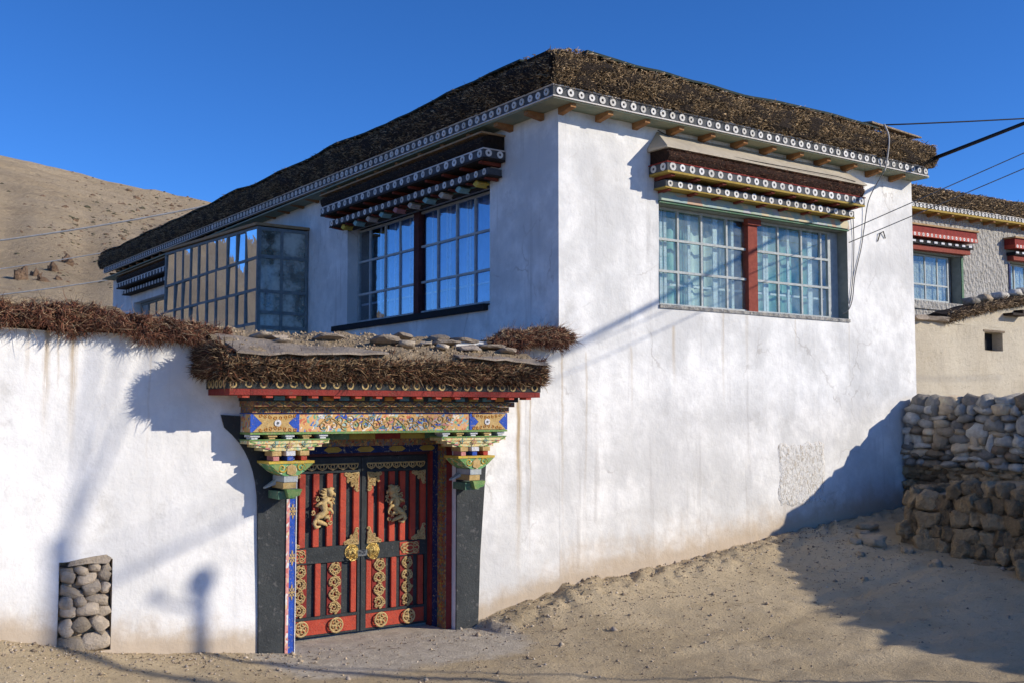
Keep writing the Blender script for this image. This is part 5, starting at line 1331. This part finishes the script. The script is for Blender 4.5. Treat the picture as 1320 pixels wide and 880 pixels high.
# =================================================================== NEIGHBOUR'S HOUSE
FN = Frame((0, 8.0), (1, 0), (0, -1), .022)
nb = empty('neighbour_house', (22, 8, 2), 'grey rough-plastered house with red window canopies behind the mud wall', 'house')
mbn, an = facade(Frame((0, 8.0), (1, 0), (0, -1)), 16.5, 36.0, .5, 8.78, [(19.0, 21.75, 5.75, 7.2, .3), (24.55, 27.4, 5.85, 7.3, .3)], .3, 'plaster_rough', 'reveal_green', cell=.6)
mbn.T = None
mbn.box((16.5, 8.35, .5), (36, 20, 8.3), 'plaster_rough'); mbn.build('wall', nb, (22, 8, 2), fix=False)
mb = MB(FN); zc = 7.93
mb.box((16.3, -.1, zc - .01), (36, .40, zc + .05), 'timber_yellow'); mb.box((16.3, .3, zc + .055), (36, .40, zc + .17), 'band_grey'); mb.box((16.3, .3, zc + .172), (36, .42, zc + .195), 'white_trim'); cN = mb.build('cornice', nb, FN(24, .3, zc))
discs(FN, cN, 18.6, 28.5, .19, .41, zc + .11, .12)
rafters(FN, np.arange(18.6, 29, .75), .0, .36, zc - .012, .1, .09, 'rafter_wood', nb)
brush_face(FN, 16.3, 36, zc + .2, zc + .72, .42, 9000, ROOFB, L=(.05, .14), rad=(.009, .018), parent=nb, depth=1.2, topcols=TAN, ztop=lambda s: .06 * mnoise.noise(Vector((s * .9, 3, 0))))
def ncanopy(s0, s1, z):
    mb = MB(FN); mb.box((s0, .003, z + .42), (s1, .42, z + .47), 'timber_tan'); mb.box((s0 + .05, .003, z + .22), (s1 - .05, .36, z + .418), 'gate_red_dark'); c = mb.build('window_canopy', nb, FN((s0 + s1) / 2, 0, z))
    mb = MB(FN); mb.box((s0 + .05, .003, z + .10), (s1 - .05, .38, z + .218), 'gate_red'); mb.build('upper_board', c, FN((s0 + s1) / 2, 0, z + .15))
    discs(FN, c, s0 + .15, s1 - .15, .21, .388, z + .16, .10)
    mb = MB(FN); mb.box((s0 + .15, .003, z - .10), (s1 - .15, .30, z + .0), 'frame_black'); mb.build('lower_board', c, FN((s0 + s1) / 2, 0, z - .05))
    for s in np.arange(s0 + .25, s1 - .2, .36):
        mb = MB(FN); mb.box((s - .08, .305, z - .06), (s + .08, .33, z + .0), 'paint_white'); mb.build('block', c, FN(s, .3, z))
    mb = MB(FN); mb.box((s0 + .2, .003, z - .26), (s1 - .2, .22, z - .11), 'post_red'); mb.build('valance', c, FN((s0 + s1) / 2, 0, z - .2))
ncanopy(18.3, 22.15, 7.04); ncanopy(24.2, 27.8, 7.04)
F0 = Frame((0, 8.0), (1, 0), (0, -1))
for a, b, dz in ((19.0, 21.75, 0), (24.55, 27.4, .1)):
    st = (b - a) / 4.4
    window(F0, nb, a, b - .3, 5.78 + dz, 7.18 + dz, -.22, [a + st * i for i in (1, 2, 3)], [6.28 + dz], 'frame_greywhite', 'glass_front', None, bar=.05,
           curtain=[(a, b, 'curtain_teal', -.5)])
mb = MB(F0); mb.box((18.6, .003, 5.5), (22.0, .06, 5.74), 'plaster_rough'); mb.build('window_sill', nb, F0(20, 0, 5.6))
mb = MB(F0); mb.box((21.76, .003, 5.74), (21.86, .03, 7.22), 'paint_green'); mb.build('window_border', nb, F0(21.8, 0, 6))
mb = MB(F0); mb.box((24.44, .003, 5.74), (24.54, .03, 7.22), 'paint_navy'); mb.build('window_border', nb, F0(24.5, 0, 6))

# =================================================================== HILL ROCKS
def on_hill(px, py):
    """the point of the hill met by a direction from the camera's stand"""
    f = 1350.; p = math.atan(90 / 1350); yw = R_(55)
    F0_ = Vector((math.cos(yw), math.sin(yw), 0)); Rt = Vector((math.sin(yw), -math.cos(yw), 0))
    d = (F0_ * math.cos(p) + Vector((0, 0, math.sin(p)))) + Rt * (px - 660) / f + (-F0_ * math.sin(p) + Vector((0, 0, math.cos(p)))) * (440 - py) / f
    c = Vector((-7.94, -10.32, 2.48)); t = 45
    while t < 330:
        q = c + d * t
        if q.z < hill_h(q.x, q.y): return q
        t += 1.0
    return None
ROCKM = [stone_mesh('rock', 'rock_red', .7, .9, 3) for _ in range(5)]
big = [(28, 352, 17, 22, 'tall red-brown rock outcrop low on the hill at the far left'), (44, 350, 10, 16, 'narrow red rock beside the tall outcrop on the hill'), (55, 358, 12, 10, 'squat red rock right of the narrow one on the hillside'), (66, 342, 12, 17, 'leaning red rock above the squat rocks on the hillside'),
       (74, 358, 10, 9, 'small pale red rock at the end of the low outcrop row'), (84, 332, 13, 16, 'highest of the red rocks, split into a wedge, on the hillside')]
for px, py, w_, h, lb in big:
    q = on_hill(px, py + h * .45)
    if q:
        k = (q - Vector((-7.94, -10.32, 2.48))).length / 1350
        o = stone(ROCKM, None, q - Vector((0, 0, h * k * .30)), (w_ * k * 1.05, w_ * k * .8, h * k * 1.4), (random.uniform(-.2, .2), random.uniform(-.5, .5), random.uniform(0, 3)), 'hill_rock'); tag(o, lb, 'rock', 'red rocks on the hillside')
mb = MB(); N = 0
for _ in range(2200):
    px = random.triangular(-60, 300, 200); py = random.triangular(215, 380, 320)
    if px < 80 and random.random() < .6: continue
    q = on_hill(px, py)
    if not q or q.z > 400: continue
    k = (q - cam.location).length / 1350; r = random.gammavariate(1.3, .45) * k + .35 * k; shrub = random.random() < .45
    V = []; n = 6
    for j, (rr, zz) in enumerate(((1.5, -.3), (1.25, .35), (.6, .75))):
        for i in range(n): a = i / n * 6.283 + j; V.append(q + Vector((r * rr * math.cos(a) * random.uniform(.7, 1.4), r * rr * math.sin(a) * random.uniform(.7, 1.4), r * zz * random.uniform(.7, 1.3) * (.8 if shrub else 1))))
    V.append(q + Vector((0, 0, r * .9)))
    F = [(j * n + i, j * n + (i + 1) % n, (j + 1) * n + (i + 1) % n, (j + 1) * n + i) for j in range(2) for i in range(n)] + [(2 * n + i, 2 * n + (i + 1) % n, 3 * n) for i in range(n)]
    mb.add(V, F, 'shrub' if shrub else 'rock_red')
o = mb.build('scree', None, (0, 0, 0), fix=False); tag(o, 'small scattered rocks and dry shrubs dotted over the bare hillside', 'rocks', kind='stuff')

# =================================================================== POLES AND CABLES
def cable(name, a, b, sag, r, mat, label, cat='cable', group=None, n=24):
    a, b = Vector(a), Vector(b); mb = MB()
    mb.tube([a.lerp(b, i / n) - Vector((0, 0, sag * 4 * (i / n) * (1 - i / n))) for i in range(n + 1)], r, mat, 6)
    return tag(mb.build(name, None, a, smooth=True), label, cat, group)
def pole(loc, h, label, lamp=False, arm=True, r=.10):
    x, y = loc; z0 = float(gz(x, min(y, 0)))
    p = empty('utility_pole', (x, y, z0), label, 'pole', 'wooden utility poles')
    mb = MB(); mb.tube([(x, y, z0 - .4), (x, y, h * .5), (x, y, h)], [r * 1.25, r * 1.1, r], 'pole_wood', 10); mb.build('shaft', p, (x, y, z0), smooth=True)
    if arm:
        mb = MB(); mb.box((x - .75, y - .05, h - .5), (x + .75, y + .05, h - .4), 'pole_wood'); mb.build('crossarm', p, (x, y, h - .45))
        for e in (-.65, -.3, .3, .65):
            mb = MB(); mb.lathe([(.03, 0), (.05, .04), (.03, .08), (.045, .12), (.01, .15)], 'paint_white', (x + e, y, h - .4), 'z', 8); mb.build('insulator', p, (x + e, y, h - .4))
    if lamp:
        mb = MB(); mb.lathe([(.04, -.04), (.09, .02), (.12, .11), (.10, .20), (.04, .26)], 'lamp_glass', (x, y, h), 'z', 12); mb.build('lamp_globe', p, (x, y, h), smooth=True)
        mb = MB(); mb.tube([(x, y, h - .15), (x - .45, y + .12, h - .12), (x - .62, y + .16, h - .05)], [.02, .02, .05], 'steel', 6); mb.build('bracket_arm', p, (x, y, h - .1))
    return p
pole((7.30, -14.5), 9.6, 'tall wooden pole with crossarm at the street, feeding cables to the white house', arm=False, r=.085)
pole((5.45, -11.0), 6.95, 'lamp post with a round globe at the street, right of the gate yard', lamp=True, arm=False, r=.055)
PT = (7.3, -14.45)
cable('power_cable', (7.44, -.42, 6.60), (*PT, 8.95), .05, .024, 'cable_black', 'thick black cable bundle leaving the right end of the white house roof', group='overhead cables right of the house')
cable('power_cable', (7.44, -.40, 6.63), (*PT, 9.15), .12, .010, 'cable_black', 'thin cable just above the thick bundle at the right roof end', group='overhead cables right of the house')
cable('power_cable', (5.60, -.10, 5.28), (*PT, 9.35), .05, .007, 'cord_grey', 'upper thin wire from the right end of the window canopy past the roof corner', group='overhead cables right of the house')
cable('power_cable', (5.66, -.06, 5.10), (*PT, 9.05), .05, .007, 'cord_grey', 'thin wire from the right window jamb up past the house corner, lower of two', group='overhead cables right of the house')
cable('power_cable', (5.9, .1, 7.02), (30, -10.5, 11.6), .6, .012, 'cable_black', 'thin black cable running level to the right from the white house roof top', group='overhead cables right of the house')
# cables that cross high above the yard; only their soft shadows fall on the wall
for cx, cz, r, lb in ((-.84, .0, .018, 'heavy cable passing high over the yard, westernmost'), (-.76, .01, .015, 'heavy cable passing high over the yard, middle of three'), (-.68, -.01, .022, 'heavy cable passing high over the yard, easternmost')):
    cable('overhead_cable', (*PT, 9.5), (PT[0] + cx * 44, PT[1] + 44, 9.5 + cz * 44), .3, r, 'cable_black', lb, group='overhead cables over the yard')
def wire_px(pa, pb, d, r, label):
    f = 1350.; p = math.atan(90 / 1350); yw = R_(55); out = []
    F0_ = Vector((math.cos(yw), math.sin(yw), 0)); Rt = Vector((math.sin(yw), -math.cos(yw), 0))
    for (px, py), dd in ((pa, d[0]), (pb, d[1])):
        v = (F0_ * math.cos(p) + Vector((0, 0, math.sin(p)))) + Rt * (px - 660) / f + (-F0_ * math.sin(p) + Vector((0, 0, math.cos(p)))) * (440 - py) / f
        out.append(Vector((-7.94, -10.32, 2.48)) + v * dd)
    return cable('wire', out[0], out[1], .25, r, 'cable_pale', label, 'wire', 'pale wires in front of the hill')
wire_px((-160, 328), (330, 252), (40, 42), .035, 'highest pale wire crossing in front of the brown hill')
wire_px((-160, 366), (330, 286), (40, 42), .022, 'middle pale wire crossing in front of the brown hill')
wire_px((-160, 396), (330, 326), (40, 42), .026, 'lowest pale wire crossing in front of the brown hill, just above the wall coping')
pole((7.74, 29.97), 11.2, 'wooden pole standing behind the white house, carrying the pale wires', arm=True)
# cords hanging on the facade
def cord(pts, r, label, mat='cord_grey', name='cord'):
    mb = MB(FR); P = [Vector(p) for p in pts]; Q = []
    for i in range(len(P) - 1):
        p0, p1, p2, p3 = P[max(i - 1, 0)], P[i], P[i + 1], P[min(i + 2, len(P) - 1)]
        for k in range(6):
            t = k / 6; Q.append(.5 * ((2 * p1) + (p2 - p0) * t + (2 * p0 - 5 * p1 + 4 * p2 - p3) * t * t + (3 * p1 - p0 - 3 * p2 + p3) * t ** 3))
    Q.append(P[-1]); mb.tube(Q, r, mat, 5); tag(mb.build(name, None, FR(*pts[0])), label, 'cord', 'cords hanging beside the right window')
cable('shadow_wire', (5.45, -11, 6.3), (3.0, -6.55, .1), .0, .022, 'cable_black', 'taut unseen wire from the lamp post, added to cast a thin shadow line on the ground')  # added out of view so its shadow draws a line across the yard
cord([(6.15, .40, 6.98), (6.18, .46, 6.75), (6.17, .42, 6.40), (6.18, .37, 6.25)], .014, 'pale rope hanging over the roof brush near its right end', 'cable_pale', 'rope')
cord([(6.18, .37, 6.25), (6.15, .10, 5.85), (6.10, .03, 5.4), (6.02, .02, 5.05), (5.85, .02, 4.6), (5.78, .02, 4.25), (5.70, .01, 4.07), (5.62, -.05, 3.99)], .008, 'longer looping grey cord from the roof edge to the window corner')
cord([(5.82, .03, 5.50), (5.84, .02, 5.1), (5.80, .02, 4.6), (5.74, .02, 4.3), (5.70, .01, 4.15)], .007, 'shorter straight grey cord close beside the window jamb')
